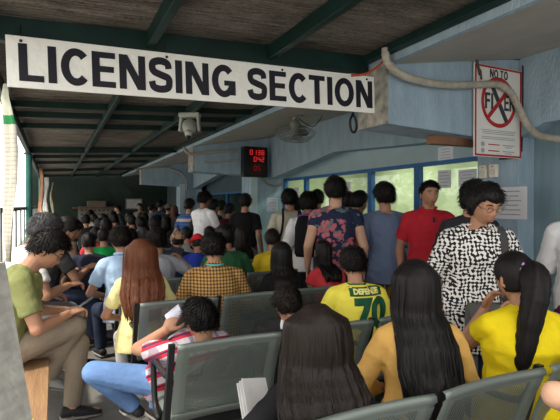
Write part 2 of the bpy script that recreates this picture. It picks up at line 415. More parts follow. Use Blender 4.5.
# office room behind the glass
OFF = mat('office_wall', (.50, .53, .36), .9, .15, 2)
g = Geo(); g.box((6.4, 6.2, 1.3), (.1, 6, 2.9)); struct(obj('wall_office_back', g, OFF))
g = Geo(); g.box((5.4, 8.62, 1.3), (2, .1, 2.9)); g.box((5.4, 3.15, 1.3), (2, .1, 2.9)); struct(obj('wall_office_side', g, OFF))
g = Geo(); g.box((5.4, 8.6, 2.8), (2.2, 11.5, .1)); struct(obj('ceiling_office', g, SOFF))
g = Geo(); g.box((6.4, 11.5, 1.3), (.1, 5.4, 2.9)); g.box((5.4, 14.1, 1.3), (2, .1, 2.9)); struct(obj('wall_office_far', g, BLUE2))
for k, (y, z) in enumerate(((4.2, 1.0), (5.9, 1.05), (7.3, 1.0))):
    t = tag(empty('filing_cabinet', (6.1, y, 0)), ['pale filing cabinet behind the counter glass nearest the warning sign', 'pale filing cabinet behind the middle counter windows', 'pale filing cabinet behind the far counter window'][k], 'cabinet', 'filing cabinets in the office')
    g = Geo(); g.box((0, 0, .66), (.45, .9, 1.32)); obj('cabinet_body', g, mat('cabinet_grey', (.5, .5, .42), .5), t, bevel=.01)
    for q in range(4):
        g = Geo(); g.box((-.235, 0, .17+q*.32), (.03, .86, .3)); dr = obj('drawer', g, mat('cabinet_drawer', (.56, .56, .48), .5), t, bevel=.006)
        g = Geo(); g.box((-.26, 0, .22+q*.32), (.02, .14, .02)); obj('handle', g, STEEL, dr)
for k, y in enumerate((4.6, 6.9)):
    t = tag(empty('ceiling_lamp', (5.4, y, 2.7)), ['fluorescent ceiling lamp in the office nearer the warning sign', 'fluorescent ceiling lamp in the office toward the far column'][k], 'lamp', 'office lamps')
    g = Geo(); g.box((0, 0, .03), (.2, 1.24, .04)); obj('lamp_housing', g, WHITE, t)
    g = Geo(); g.tube([(0, -.6, -.01), (0, .6, -.01)], .018, 8); obj('lamp_tube', g, mat('lamp_tube', (.9, .9, .8), .5, emit=(1, .97, .8, 5)), t)
# back wall, notice board
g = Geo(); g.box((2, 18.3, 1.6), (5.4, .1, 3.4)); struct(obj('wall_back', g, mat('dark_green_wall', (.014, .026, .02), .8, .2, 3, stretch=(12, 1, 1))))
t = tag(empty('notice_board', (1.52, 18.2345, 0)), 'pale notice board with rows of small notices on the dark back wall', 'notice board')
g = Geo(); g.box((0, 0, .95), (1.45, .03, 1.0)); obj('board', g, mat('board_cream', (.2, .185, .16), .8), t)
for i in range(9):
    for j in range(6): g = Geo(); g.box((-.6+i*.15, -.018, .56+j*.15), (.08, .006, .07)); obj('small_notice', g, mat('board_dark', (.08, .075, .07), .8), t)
t = tag(empty('shelf_box', (1.4, 17.9, 1.42)), 'brown cardboard carton above the notice board', 'box')
g = Geo(); g.box((0, .12, .12), (.62, .4, .22)); obj('carton_body', g, mat('carton', (.13, .1, .08), .9), t); g = Geo(); g.box((0, .12, .238), (.6, .06, .006)); obj('packing_tape', g, mat('tape', (.2, .16, .1), .5), t)
g = Geo(); g.box((1.4, 18.05, 1.40), (1.6, .4, .04)); tag(obj('wall_shelf', g, WOODD), 'dark shelf on the back wall carrying a carton', 'shelf')
t = tag(empty('wall_window_light', (2.75, 18.22, 0)), 'small pale window in the dark back wall', 'window'); t.name = 'back_window'
g = Geo(); g.box((0, 0, 1.55), (.62, .04, .42)); obj('window_frame', g, mat('grey_frame', (.14, .14, .14), .6), t); g = Geo(); g.box((0, -.025, 1.55), (.54, .01, .34)); obj('pane', g, mat('frosted_pane', (.5, .52, .5), .4), t)
# ------------------------------------------------------------------ signs and fittings
def f_signpanel(nt, o, s):
    nz = N(nt, 'ShaderNodeTexNoise', Scale=3.0); nt.links.new(o, nz.inputs['Vector'])
    return mix(nt, nz.outputs['Fac'], (.80, .80, .74), (.88, .88, .84))
sg = tag(empty('hanging_sign', (1.04, 2.99, 2.322)), 'long white board reading LICENSING SECTION hung from the green roof beam', 'sign')
sg.rotation_euler = (0, -math.radians(1.75), 0)
g = Geo(); g.box((0, 0, 0), (2.55, .012, .29)); obj('sign_panel', g, pattern('sign_panel', f_signpanel), sg, bevel=.002)
letters('LICENSING SECTION', .212, .235, .115, X0=-1.215, X1=1.25, z0=-.108, par=sg, m=SIGNINK)
for x in (-1.2, -.38, .45, 1.2):
    g = Geo(); g.cap((x, -.006, .118), (x, -.011, .118), .009, .007); obj('bolt', g, BLACK, sg)
    g = Geo(); g.tube([(x, 0, .13), (x, .03, .22)], .003, 5); obj('hanger_wire', g, BLACK, sg)
xa, xb = onY(474, 2.815), onY(521, 2.815); zc = 1.47+.62; W = xb-xa
ns = tag(empty('warning_sign', ((xa+xb)/2, 2.815, 2.30)), 'white red-bordered NO TO FIXER sign fixed under the roof bracket', 'sign')
SH = .80
g = Geo(); g.box((0, 0, 0), (W, .012, SH)); obj('sign_panel', g, WHITE, ns, bevel=.003)
g = Geo(); bw = .016
for sx in (-1, 1): g.box((sx*(W/2-.014), -.008, 0), (bw, .004, SH-.02))
for sz in (-1, 1): g.box((0, -.008, sz*(SH/2-.014)), (W-.02, .004, bw))
obj('red_border', g, RED, ns)
def flat_text(s, size, x, z, y, m, par, off=.003, nm='lettering', xs=1, sq=None):
    me = text_mesh(s, size, off, .001, 0, xs); me.transform(Matrix.Translation((x, y, z)) @ Matrix.Rotation(PI/2, 4, 'X')); return obj(nm, me, m, par)
letters('NO TO', .075, .22, X0=-.115, X1=.115, z0=.295, y=-.008, par=ns, m=INK)
letters('FI', .14, .24, X0=-.175, X1=-.075, z0=.02, y=-.009, par=ns, m=INK); letters('ER', .14, .22, X0=.07, X1=.205, z0=.02, y=-.009, par=ns, m=INK)
g = Geo(); g.tube([(.205*math.cos(i*PI/24), -.010, .085+.205*math.sin(i*PI/24)) for i in range(48)], .018, 8, True); 
for v in g.v: v.y = -.008+(v.y+.010)*.15
obj('prohibition_ring', g, RED, ns)
def bar(p, q, w, y, m, nm):
    d = V((q[0]-p[0], 0, q[1]-p[1])); a = math.atan2(d.z, d.x); g = Geo(); g.box(((p[0]+q[0])/2, y, (p[1]+q[1])/2), (d.length, .003, w), Matrix.Rotation(-a, 3, 'Y')); obj(nm, g, m, ns)
bar((-.1, .245), (.1, -.08), .045, -.0095, INK, 'letter_stroke'); bar((.145, .23), (-.145, -.06), .036, -.012, RED, 'prohibition_slash')
g = Geo()
for k, (z, l) in enumerate(((-.165, .44), (-.180, .42), (-.195, .4), (-.225, .43), (-.24, .42))): g.box((0, -.0075, z), (l, .003, .006))
obj('printed_lines', g, INK2, ns)
g = Geo()
for z in (-.29, -.345): g.box((.13, -.0075, z), (.15, .003, .009)); g.box((.13, -.0075, z-.018), (.08, .003, .007))
g.tube([(-.2, -.006, -.29), (-.2, -.009, -.29)], .022, 12); g.tube([(-.2, -.006, -.345), (-.2, -.009, -.345)], .022, 12)
obj('seals', g, INK2, ns)
g = Geo()
for z in (-.29, -.345): g.box((-.06, -.0075, z), (.14, .003, .009))
obj('red_print', g, RED, ns)
g = Geo(); g.cap((-W/2+.01, -.02, SH/2+.02), (-W/2+.05, -.02, SH/2-.1), .012, .01); g.tube([(-W/2+.03, -.02, SH/2-.04), (-W/2+.06, -.02, SH/2-.07), (-W/2+.07, -.02, SH/2-.14)], .008, 6); obj('tie_wire', g, mat('rusty_wire', (.08, .07, .06), .8), ns)
# conduit over the near bracket
P = []
for px, py in ((386, 49), (386, 57), (390, 66), (402, 75), (420, 81), (445, 85), (475, 85), (498, 85), (510, 92), (518, 106)):
    Y = 2.755; X = onY(px, Y); d = X*SA+Y*CA; P.append((X, Y, hz(py, d)))
for px, py in ((527, 124), (537, 134), (549, 138), (575, 140)):
    X = 3.79; d = 513*X/(px-54); P.append((X, (d-X*SA)/CA, hz(py, d)))
sp_ = smooth_path(P, 14); g = Geo(); g.tube(sp_, [.030+.003*math.sin(i*1.9) for i in range(len(sp_))], 12)
tag(obj('flexible_conduit', g, COND, smooth=True), 'ribbed grey flexible conduit curving across the blue bracket and warning sign', 'conduit')
P = []
for px, py in ((352, 76), (366, 74), (378, 67), (388, 58), (404, 51)):
    Y = 2.80; X = onY(px, Y); P.append((X, Y, hz(py, X*SA+Y*CA)))
g = Geo(); g.tube(smooth_path(P, 6), .009, 8); tag(obj('extension_cord', g, CORD, smooth=True), 'orange cord draped above the right end of the long white sign', 'cord')
P = []
for px, py in ((440, 47), (465, 52), (500, 57), (521, 59), (523, 66), (523, 110), (522, 150), (515, 157), (500, 158)):
    Y = 2.835 if py < 60 or py > 112 else 2.80; X = onY(px, Y); P.append((X, Y, hz(py, X*SA+Y*CA)-.01))
g = Geo(); g.tube(P, .008, 6); tag(obj('black_cable', g, BLACK), 'thin black cable running along the soffit and down beside the warning sign', 'cable')
P = [(2.3, 3.26, 2.55), (2.3, 3.26, 2.28), (2.27, 3.26, 2.2), (2.28, 3.26, 2.12), (2.315, 3.26, 2.1), (2.335, 3.26, 2.14), (2.33, 3.26, 2.2), (2.302, 3.26, 2.27), (2.302, 3.26, 2.36)]
g = Geo(); g.tube(smooth_path(P, 5), .010, 6); tag(obj('cord_loop', g, BLACK), 'black cord loop hanging below the long white sign', 'cord')
xa, xb = onY(432, 2.98), onY(478, 2.98)
g = Geo(); g.box(((xa+xb)/2, 3.0, 2.045), (xb-xa, .09, .075), Matrix.Rotation(-.01, 3, 'Y')); tag(obj('timber_batten', g, mat('batten_wood', (.2, .1, .06), .7, .25, 8), bevel=.004), 'short brown timber batten under the blue bracket beside the warning sign', 'timber')
# outlets and notices on the near column (its face looks along -x)
for k, (px, py) in enumerate(((485.5, 172), (495.5, 171))):
    X = 3.85; d = 513*X/(px-54); Y = (d-X*SA)/CA
    t = tag(empty('switch_box', (3.83, Y, hz(py, d))), ['left white switch box on the blue column below the warning sign', 'right white switch box on the blue column below the warning sign'][k], 'switch box', 'switch boxes on the column')
    g = Geo(); g.box((0, 0, 0), (.04, .095, .13)); obj('box_body', g, mat('ivory_plastic', (.72, .68, .58), .4), t, bevel=.012)
    g = Geo(); g.tube([(-.02, 0, -.015), (-.03, 0, -.015)], .03, 16); obj('dial', g, mat('ivory_dark', (.6, .57, .5), .4), t)
    g = Geo(); g.box((-.022, 0, .042), (.004, .012, .012)); obj('red_mark', g, RED, t)
def sheet(nm, loc, rz, w, h, label, lines=5, group=None, m=None, ink=None):
    t = tag(empty(nm, loc, rz), label, 'notice', group)
    g = Geo(); g.box((0, 0, 0), (w, .004, h)); obj('paper', g, m or PAPER, t)
    g = Geo()
    for k in range(lines): g.box((0, -.003, h*.36-k*h*.72/max(1, lines-1)), (w*random.uniform(.5, .78), .002, h*.035))
    obj('printed_lines', g, ink or INK2, t)
def on_face(px, py, X=3.849):
    d = 513*X/(px-54); return (X, (d-X*SA)/CA, hz(py, d))
sheet('paper_notice', on_face(510, 203), -PI/2, .36, .30, 'white paper notice taped to the near blue column beside the patterned shirt', 6)
sheet('paper_notice', (3.93, 8.329, 1.50), 0, .25, .27, 'white paper notice on the far blue column above the beige shirt', 4, None, mat('lilac_paper', (.6, .6, .72), .8))
for px, py, w, h, lb in ((446, 155, .24, .2, 'white paper on the wall above the counter window by the warning sign'), (444, 179, .21, .22, 'white sheet taped inside the counter glass right of the red polo'), (467, 178, .26, .2, 'wide white sheet on the counter glass behind the black-haired head'), (345, 190, .3, .26, 'faded sheet stuck on the glass behind the floral shirt'), (296, 195, .25, .3, 'grey sheet on the far counter window')):
    X = 4.279; p = on_face(px, py, X); sheet('paper_notice', p if px == 446 else (4.295, p[1], p[2]), -PI/2, w, h, lb)
p = on_face(478, 157, 4.25); sheet('yellow_notice', (4.279, 3.46, p[2]), -PI/2, .13, .11, 'small yellow sticker on the wall left of the warning sign', 2, None, mat('yellow_sticker', (.65, .45, .05), .6), INK)
# led display, conduits on the far bracket
xa, xb = onY(242, 8.25), onY(267, 8.25)
t = tag(empty('queue_display', ((xa+xb)/2, 8.24, 2.32)), 'black queue number display with red digits on the far blue bracket', 'display')
g = Geo(); g.box((0, 0, 0), (.5, .16, .58)); obj('display_case', g, BLACK, t, bevel=.01)
g = Geo(); g.box((.03, -.083, .0), (.36, .008, .5)); obj('screen', g, mat('screen_dark', (.03, .008, .008), .3), t)
LED = mat('red_led', (.5, .02, .02), .5, emit=(1, .03, .03, .35)); LEDD = mat('red_led_dim', (.3, .02, .02), .5, emit=(1, .03, .03, .06))
def seg7(g, x, z, w, h, ch):
    sg_ = {'0': 'abcdef', '1': 'bc', '3': 'abgcd', '4': 'fgbc', '8': 'abcdefg', '2': 'abged', '5': 'afgcd'}[ch]; q = .012
    for c in sg_:
        x_, z_, ww, hh = dict(a=(0, h/2, w, q), d=(0, -h/2, w, q), g=(0, 0, w, q), b=(w/2, h/4, q, h/2), c=(w/2, -h/4, q, h/2), f=(-w/2, h/4, q, h/2), e=(-w/2, -h/4, q, h/2))[c]
        g.box((x+x_, -.089, z+z_), (ww, .004, hh))
for r, (z, s_, mm) in enumerate(((.18, '0138', LED), (.05, '042', LED), (-.12, '05', LEDD))):
    for i, c in enumerate(s_):
        g = Geo(); seg7(g, -.1+i*.08+(.08 if r else 0), z, .045, .085, c); obj('digit', g, mm, t)
def bracket_path(pts, Y, r, nm, lb, m=COND):
    P = []
    for px, py in pts: X = onY(px, Y); P.append((X, Y, hz(py, X*SA+Y*CA)))
    g = Geo(); g.tube(smooth_path(P, 6), r, 8); tag(obj(nm, g, m, smooth=True), lb, 'conduit')
bracket_path(((184, 147), (187, 152), (194, 154), (215, 152), (238, 150)), 8.27, .028, 'wall_conduit', 'upper pale conduit running into the queue display')
bracket_path(((206, 162), (214, 163), (228, 161), (241, 159)), 8.27, .02, 'wall_conduit', 'lower short conduit left of the queue display')
bracket_path(((262, 178), (268, 184), (277, 186), (283, 183)), 8.314, .02, 'cable_bundle', 'bundle of cables below the queue display', mat('dirty_cable', (.3, .26, .17), .8))
bracket_path(((136, 170), (142, 169), (165, 168), (180, 172), (187, 180), (187, 190)), 13.8, .03, 'wall_conduit', 'curved conduit on the farthest blue bracket')
# fan under the soffit
fx, fy = at(295, 6.1); fz = 2.68
t = tag(empty('wall_fan', (fx, fy, fz)), 'caged orbit fan hanging from the pale soffit beyond the sign', 'fan')
g = Geo(); g.box((0, 0, -.01), (.16, .16, .05)); g.cap((0, 0, 0), (0, 0, -.12), .035, .03); obj('mount', g, mat('fan_grey', (.25, .27, .24), .5), t, bevel=.006)
Mf = Matrix.Translation((0, 0, -.23)) @ Matrix.Rotation(math.radians(24), 4, 'X') @ Matrix.Rotation(math.radians(-10), 4, 'Y')
g = Geo(); q = Geo(); q.cap((0, 0, .10), (0, 0, 0), .07, .055); g.add(q, Mf); obj('motor', g, mat('fan_motor', (.2, .21, .2), .4), t, smooth=True)
for i in range(3):
    q = Geo(); a = i*2*PI/3
    q.loft([(V((.05*math.cos(a), .05*math.sin(a), -.03)), V((-math.sin(a), math.cos(a), .4))*.035, V((0, 0, 1))*.004), (V((.15*math.cos(a+.2), .15*math.sin(a+.2), -.03)), V((-math.sin(a), math.cos(a), .4))*.075, V((0, 0, 1))*.004), (V((.225*math.cos(a+.3), .225*math.sin(a+.3), -.03)), V((-math.sin(a), math.cos(a), .3))*.06, V((0, 0, 1))*.003)])
    g = Geo(); g.add(q, Mf); obj('blade', g, mat('fan_blade', (.2, .23, .25), .3), t)
q = Geo()
for rr, z in ((.255, -.03), (.27, 0), (.2, -.085), (.12, -.1), (.2, .04)): q.tube([(rr*math.cos(i*PI/20), rr*math.sin(i*PI/20), z) for i in range(40)], .004, 5, True)
for i in range(30):
    a = i*PI/15; c, s_ = math.cos(a), math.sin(a)
    q.tube([(.05*c, .05*s_, -.105), (.2*c, .2*s_, -.085), (.255*c, .255*s_, -.03), (.27*c, .27*s_, 0), (.2*c, .2*s_, .04), (.06*c, .06*s_, .07)], .0022, 4)
g = Geo(); g.add(q, Mf); obj('guard', g, mat('fan_wire', (.3, .32, .3), .4, metal=.5), t)
g = Geo(); g.tube(smooth_path([(.05, 0, -.05), (.2, -.1, -.16), (.32, -.1, -.06), (.36, -.1, .0)], 5), .006, 5); obj('power_cord', g, BLACK, t)
# camera under rafter
cx, cy = at(190, 5.28)
t = tag(empty('security_camera', (cx, cy, 2.53)), 'pale dome security camera on a bracket under the green rafter', 'camera'); CW = mat('camera_shell', (.42, .45, .4), .4)
t.rotation_euler = (0, 0, -YAW-.1); t.scale = (1.1, 1.1, 1.1)
g = Geo(); g.box((0, 0, -.02), (.22, .1, .05)); obj('bracket_plate', g, CW, t, bevel=.012)
for sx in (-1, 1): g = Geo(); g.box((sx*.095, 0, -.11), (.028, .07, .16), Matrix.Rotation(sx*-.1, 3, 'Y')); obj('bracket_arm', g, CW, t, bevel=.01)
g = Geo(); g.ell((0, -.01, -.14), (.078, 0, 0), (0, .078, 0), (0, 0, .085)); obj('camera_housing', g, mat('camera_housing', (.33, .35, .32), .4), t, smooth=True)
g = Geo(); g.cap((0, -.03, -.19), (0, -.05, -.245), .05, .036, True, True); hb = obj('lens_hood', g, CW, t, smooth=True)
g = Geo(); g.cap((0, -.048, -.24), (0, -.054, -.252), .03, .022, True, False); obj('lens', g, BLACK, hb, smooth=True)
# ------------------------------------------------------------------ left edge: leaning sheet, bench, banners, fence
def wavy(pts, w, nm, m, lb, cat, ax=(0, 1, 0), thick=.003, parent=None):
    ax = V(ax); g = Geo(); n = len(pts); R = 9
    for k, (p, ww, tw) in enumerate(pts):
        p = V(p)
        for i in range(R):
            u = (i/(R-1)-.5)*ww; a = Matrix.Rotation(tw, 3, 'Z') @ ax
            g.v.append(p+a*u+V((0.012*math.sin(i*1.3+k*.8), 0, 0)))
    for k in range(n-1):
        for i in range(R-1): g.f.append((k*R+i, k*R+i+1, (k+1)*R+i+1, (k+1)*R+i))
    o = obj(nm, g, m, parent, smooth=True); s_ = o.modifiers.new('s', 'SOLIDIFY'); s_.thickness = thick
    if lb: tag(o, lb, cat)
    return o
def f_banner(nt, o, s):
    c = mix(nt, band(nt, s[2], .03, .25), (.5, .48, .42), (.42, .37, .32))
    c = mix(nt, mth(nt, 'GREATER_THAN', s[2], 1.98), c, (.5, .48, .42)); c = mix(nt, mth(nt, 'GREATER_THAN', s[2], 2.02), c, (.03, .2, .07))
    c = mix(nt, mth(nt, 'GREATER_THAN', s[2], 2.08), c, (.45, .47, .38))
    return c
d0 = 3.1
bx = lambda px: at(px, d0)
pts = []
for py, c, w, tw in ((84, 7, .05, .9), (98, 6, .1, .9), (112, 8, .1, 1.0), (126, 10, .09, 1.1), (150, 11, .09, 1.0), (180, 11, .08, .9), (205, 9, .08, .8), (235, 8, .06, .9), (262, 8, .03, .9)):
    x, y = bx(c); pts.append(((x, y, hz(py, d0)), w, tw-1.2))
wavy(pts, .1, 'hanging_banner', pattern('banner_print', f_banner), 'narrow printed banner with a green band hanging at the left roof edge', 'banner', ax=(CA, -SA, 0))
dd = 11.5
for k, (px, w, y0, y1, col, lb) in enumerate(((41, .12, 168, 236, (.6, .33, .2), 'orange cloth strip hanging from the left roof edge beyond the post'), (46, .13, 176, 232, (.7, .72, .7), 'white cloth strip hanging beyond the orange strip'), (52, .06, 180, 226, (.33, .28, .2), 'brown dry cloth strip hanging nearest the dark back wall'))):
    pts = []
    for i in range(8):
        py = y0+(y1-y0)*i/7; x, y = at(px+1.2*math.sin(i*1.1+k), dd+k*.6); pts.append(((x, y, hz(py, dd)), w*(.6+.4*math.sin(i*.8+k)**2), .3*math.sin(i)))
    wavy(pts, w, 'hanging_cloth', cloth('strip%d' % k, col), lb, 'cloth', ax=(1, 0, 0))
# fence
t = tag(empty('side_fence', (-.46, 0, 0)), 'grey steel side fence with thin bars along the open left edge', 'fence'); FM = mat('fence_grey', (.22, .25, .25), .5)
for z in (.25, 1.43): g = Geo(); g.box((0, 11.2, z), (.04, 12.5, .05)); obj('rail', g, FM, t)
for i in range(13): g = Geo(); g.tube([(0, 5.2+i, 0), (0, 5.2+i, 1.43)], .014, 6); obj('picket', g, FM, t)
# leaning sheet by the camera
def f_ply(nt, o, s):
    mp = N(nt, 'ShaderNodeMapping'); mp.inputs['Scale'].default_value = (3, 3, 14); nt.links.new(o, mp.inputs[0])
    nz = N(nt, 'ShaderNodeTexNoise', Scale=2.0); nz.inputs['Detail'].default_value = 6; nt.links.new(mp.outputs[0], nz.inputs['Vector'])
    return mix(nt, nz.outputs['Fac'], (.3, .3, .28), (.8, .78, .7))
g = Geo(); e1 = at(33, 1.9); e0 = at(5, 2.15)
a = V((e0[0], e0[1], hz(262, 2.15))); b = V((e1[0], e1[1], hz(430, 1.9))); b2 = a+(b-a)*1.75; out = V((-.35, -.75, 0))
g.v = [a, b2, b2+out, a+out]; nrm = V((.02, -.008, .002)); g.v += [p-nrm for p in g.v[:4]]
g.f = [(0, 1, 2, 3), (7, 6, 5, 4), (0, 4, 5, 1), (1, 5, 6, 2), (2, 6, 7, 3), (3, 7, 4, 0)]
tag(obj('plywood_sheet', g, pattern('weathered_ply', f_ply)), 'weathered grey plywood sheet leaning at the left edge beside the wooden bench', 'board')
# wooden bench
t = tag(empty('wooden_bench', (-.14, 0, 0)), 'long plain plank bench along the left edge under the man in olive', 'bench')
g = Geo(); g.box((-.06, 4.95, .425), (.34, 5.0, .04)); obj('seat_plank', g, WOOD, t, bevel=.005)
for y in (2.75, 4.2, 5.8, 7.1):
    for s_ in (-1, 1): g = Geo(); g.box((s_*.07-.06, y, .2), (.04, .07, .41), Matrix.Rotation(s_*-.13, 3, 'Y')); obj('leg', g, WOODD, t)
    g = Geo(); g.box((-.06, y, .16), (.16, .03, .04)); obj('stretcher', g, WOODD, t)
g = Geo(); g.box((0, 2.47, .448), (.1, .05, .006)); obj('tape_patch', g, mat('yellow_tape', (.6, .5, .1), .5), t)
# ------------------------------------------------------------------ tandem benches
def perfmat(name, col, mx, mz, w, h):
    if name in MATS: return MATS[name]
    m, nt, b = nodes(name); L = nt.links.new
    tc = N(nt, 'ShaderNodeTexCoord'); sp = N(nt, 'ShaderNodeSeparateXYZ'); L(tc.outputs['Object'], sp.inputs[0]); s = sp.outputs
    k = PI/.0105
    a = mth(nt, 'MULTIPLY', mth(nt, 'SINE', mth(nt, 'MULTIPLY', mth(nt, 'ADD', s[mx], s[mz]), k)), mth(nt, 'SINE', mth(nt, 'MULTIPLY', mth(nt, 'SUBTRACT', s[mx], s[mz]), k)))
    hole = mth(nt, 'GREATER_THAN', mth(nt, 'ABSOLUTE', a), .42)
    ins = mth(nt, 'MULTIPLY', mth(nt, 'LESS_THAN', mth(nt, 'ABSOLUTE', s[mx]), w), mth(nt, 'LESS_THAN', mth(nt, 'ABSOLUTE', s[mz]), h))
    fac = mth(nt, 'MULTIPLY', hole, ins)
    nz = N(nt, 'ShaderNodeTexNoise', Scale=5.0); L(tc.outputs['Object'], nz.inputs['Vector'])
    L(mix(nt, nz.outputs['Fac'], tuple(V(col)*.85), tuple(V(col)*1.1)), b.inputs['Base Color'])
    b.inputs['Metallic'].default_value = .25; b.inputs['Roughness'].default_value = .42
    tr = N(nt, 'ShaderNodeBsdfTransparent'); mxs = N(nt, 'ShaderNodeMixShader')
    L(fac, mxs.inputs[0]); L(b.outputs[0], mxs.inputs[1]); L(tr.outputs[0], mxs.inputs[2]); L(mxs.outputs[0], nt.nodes['Material Output'].inputs[0])
    MATS[name] = m
    return m
PB = perfmat('perforated_back', (.17, .2, .18), 0, 2, .205, .16); PS = perfmat('perforated_seat', (.17, .2, .18), 0, 1, .205, .17)
CF = mat('chair_frame_black', (.02, .021, .022), .4, metal=.3); BW, BG = .53, .04
def back_geo():
    g = Geo(); n = 15; R = 13; prof = [(.0, .205), (-.012, .2), (-.015, .185), (0, .17)]+[(.018*math.sin(i/8*PI)+.11*i/8, .16-.36*i/8) for i in range(9)]
    R = len(prof)
    for y, z in prof:
        for i in range(n):
            x = (i/(n-1)-.5)*BW; g.v.append(V((x, y+.02*(2*x/BW)**2*-1, z)))
    for j in range(R-1):
        for i in range(n-1): g.f.append((j*n+i, j*n+i+1, (j+1)*n+i+1, (j+1)*n+i))
    return g
def seat_geo():
    g = Geo(); n = 13; prof = [(-.02, .05), (.0, .02), (.05, 0), (.2, -.012), (.34, 0), (.41, .004), (.44, -.015), (.44, -.04)]
    R = len(prof)
    for y, z in prof:
        for i in range(n): x = (i/(n-1)-.5)*BW; g.v.append(V((x, y-.2, z)))
    for j in range(R-1):
        for i in range(n-1): g.f.append((j*n+i, j*n+i+1, (j+1)*n+i+1, (j+1)*n+i))
    return g
backM = mesh_of(back_geo(), 'backrest'); seatM = mesh_of(seat_geo(), 'seat')
for q in (backM, seatM): q.polygons.foreach_set('use_smooth', [True]*len(q.polygons))
backM.materials.append(PB); seatM.materials.append(PS)
def arm_geo():
    g = Geo(); g.tube(smooth_path([(0, .06, .70), (0, .10, .66), (0, .2, .645), (0, .36, .645), (0, .43, .63), (0, .44, .58), (0, .40, .42), (0, .3, .37)], 5), .016, 8)
    return g
def side_geo():
    g = Geo(); g.prism([(-.004, .835), (.022, .835), (.13, .5), (.2, .36), (.26, .33), (.2, .30), (.12, .38), (.085, .5)], 0, -.014, .014); return g
armM, sideM = mesh_of(arm_geo(), 'armrest'), mesh_of(side_geo(), 'side_frame')
armM.materials.append(CF); sideM.materials.append(CF); armM.polygons.foreach_set('use_smooth', [True]*len(armM.polygons))
def link(nm, me, par, loc):
    o = bpy.data.objects.new(nm, me); COL.objects.link(o); o.parent = par; o.location = loc; return o
def bench(x0, y, label, n=3):
    t = tag(empty('waiting_bench', (x0, y, 0)), label, 'bench', 'rows of perforated steel waiting benches')
    L = n*BW+(n-1)*BG
    g = Geo(); g.box((L/2, .27, .34), (L+.04, .07, .05)); obj('beam', g, CF, t)
    for i in range(n):
        c = BW/2+i*(BW+BG)
        o = link('backrest', backM, t, (c, 0, .63)); s_ = o.modifiers.new('s', 'SOLIDIFY'); s_.thickness = .003
        o = link('seat', seatM, t, (c, .3, .425)); s_ = o.modifiers.new('s', 'SOLIDIFY'); s_.thickness = .003
    for i in range(n+1):
        c = -.016 if i == 0 else L+.016 if i == n else i*(BW+BG)-BG/2
        link('side_frame', sideM, t, (c, 0, 0)); link('armrest', armM, t, (c, 0, 0))
    for c in (.28, L-.28):
        g = Geo(); g.box((c, .27, .17), (.05, .06, .34)); g.box((c, .24, .025), (.05, .5, .04)); obj('leg', g, CF, t, bevel=.006)
        for yy in (.02, .46): g = Geo(); g.cap((c, yy, .012), (c, yy, .003), .022, .024, False, True); obj('foot', g, BLACK, t)
bench(.62, 1.18, 'perforated steel bench nearest the camera behind the yellow-shirted woman')
bench(.50, 2.10, 'perforated steel bench behind the slouching man in red plaid')
bench(.50, 3.10, 'perforated steel bench behind the man in the brown check shirt')
bench(.50, 4.07, 'steel bench behind the man in the light blue shirt')
bench(.50, 5.04, 'steel bench behind the man in the camouflage cap')
bench(.50, 6.01, 'steel bench behind the man in the green shirt')
for k in range(6): bench(.50, 6.98+.97*k, 'steel bench row %s in the dim far end of the hall' % ['just beyond the green shirt', 'second beyond the green shirt', 'third beyond the green shirt', 'fourth beyond the green shirt', 'fifth beyond the green shirt', 'nearest the notice board'][k])
bench(1.0, .2, 'steel bench at the right of the camera under the bare-shouldered sitter', 2)
# ================================================================== PEOPLE
def ico_dirs(sub):
    bm = bmesh.new(); bmesh.ops.create_icosphere(bm, subdivisions=sub, radius=1)
    v = [p.co.copy() for p in bm.verts]; f = [tuple(q.index for q in p.verts) for p in bm.faces]; bm.free()
    return v, f
ICO3, ICO4, ICO5 = ico_dirs(3), ico_dirs(4), ico_dirs(5)
def gs(x, c, s): return math.exp(-((x-c)/s)**2)
def sstep(a, b, x):
    t = min(1, max(0, (x-a)/(b-a))); return t*t*(3-2*t)
def head_point(n, fem=False, fat=1.0):
    x, y, z = n.x*.074*fat, n.y*.096, n.z*.116
    if z < 0:
        t = -z/.116
        x *= 1-.30*t**1.6*(1.1 if fem else .9)
        if y < 0: y *= 1-.45*t
    if z > 0 and y < 0: y *= 1.06
    if n.y > 0:
        k = n.y
        y = min(y, .088)
        y += .025*gs(x, 0, .012)*gs(z, -.024, .020)+.010*gs(x, 0, .009)*gs(z, .004, .02)
        y += .005*gs(z, .03, .012)*gs(x, 0, .045)
        for s in (-1, 1):
            y -= .011*gs(x, s*.031, .015)*gs(z, .008, .012); y += .004*gs(x, s*.042, .02)*gs(z, -.028, .02)
        y += .008*gs(x, 0, .022)*gs(z, -.058, .007)+.007*gs(x, 0, .019)*gs(z, -.071, .006)-.004*gs(x, 0, .025)*gs(z, -.0645, .003)
        y += .009*gs(x, 0, .022)*gs(z, -.100, .016)
    return V((x, y, z))
def head_geo(fem, fat):
    g = Geo(); v, f = ICO4
    g.v = [head_point(n, fem, fat) for n in v]; g.f = list(f)
    for s in (-1, 1):
        M = Matrix.Translation((s*.074*fat, -.012, -.008)) @ Matrix.Rotation(s*-.45, 4, 'Z')
        e = Geo(); e.ell((0, 0, 0), (.009, 0, 0), (0, .019, 0), (0, -.005, .032)); e.ell((0, -.002, -.024), (.009, 0, 0), (0, .011, 0), (0, 0, .012)); g.add(e, M)
    return g
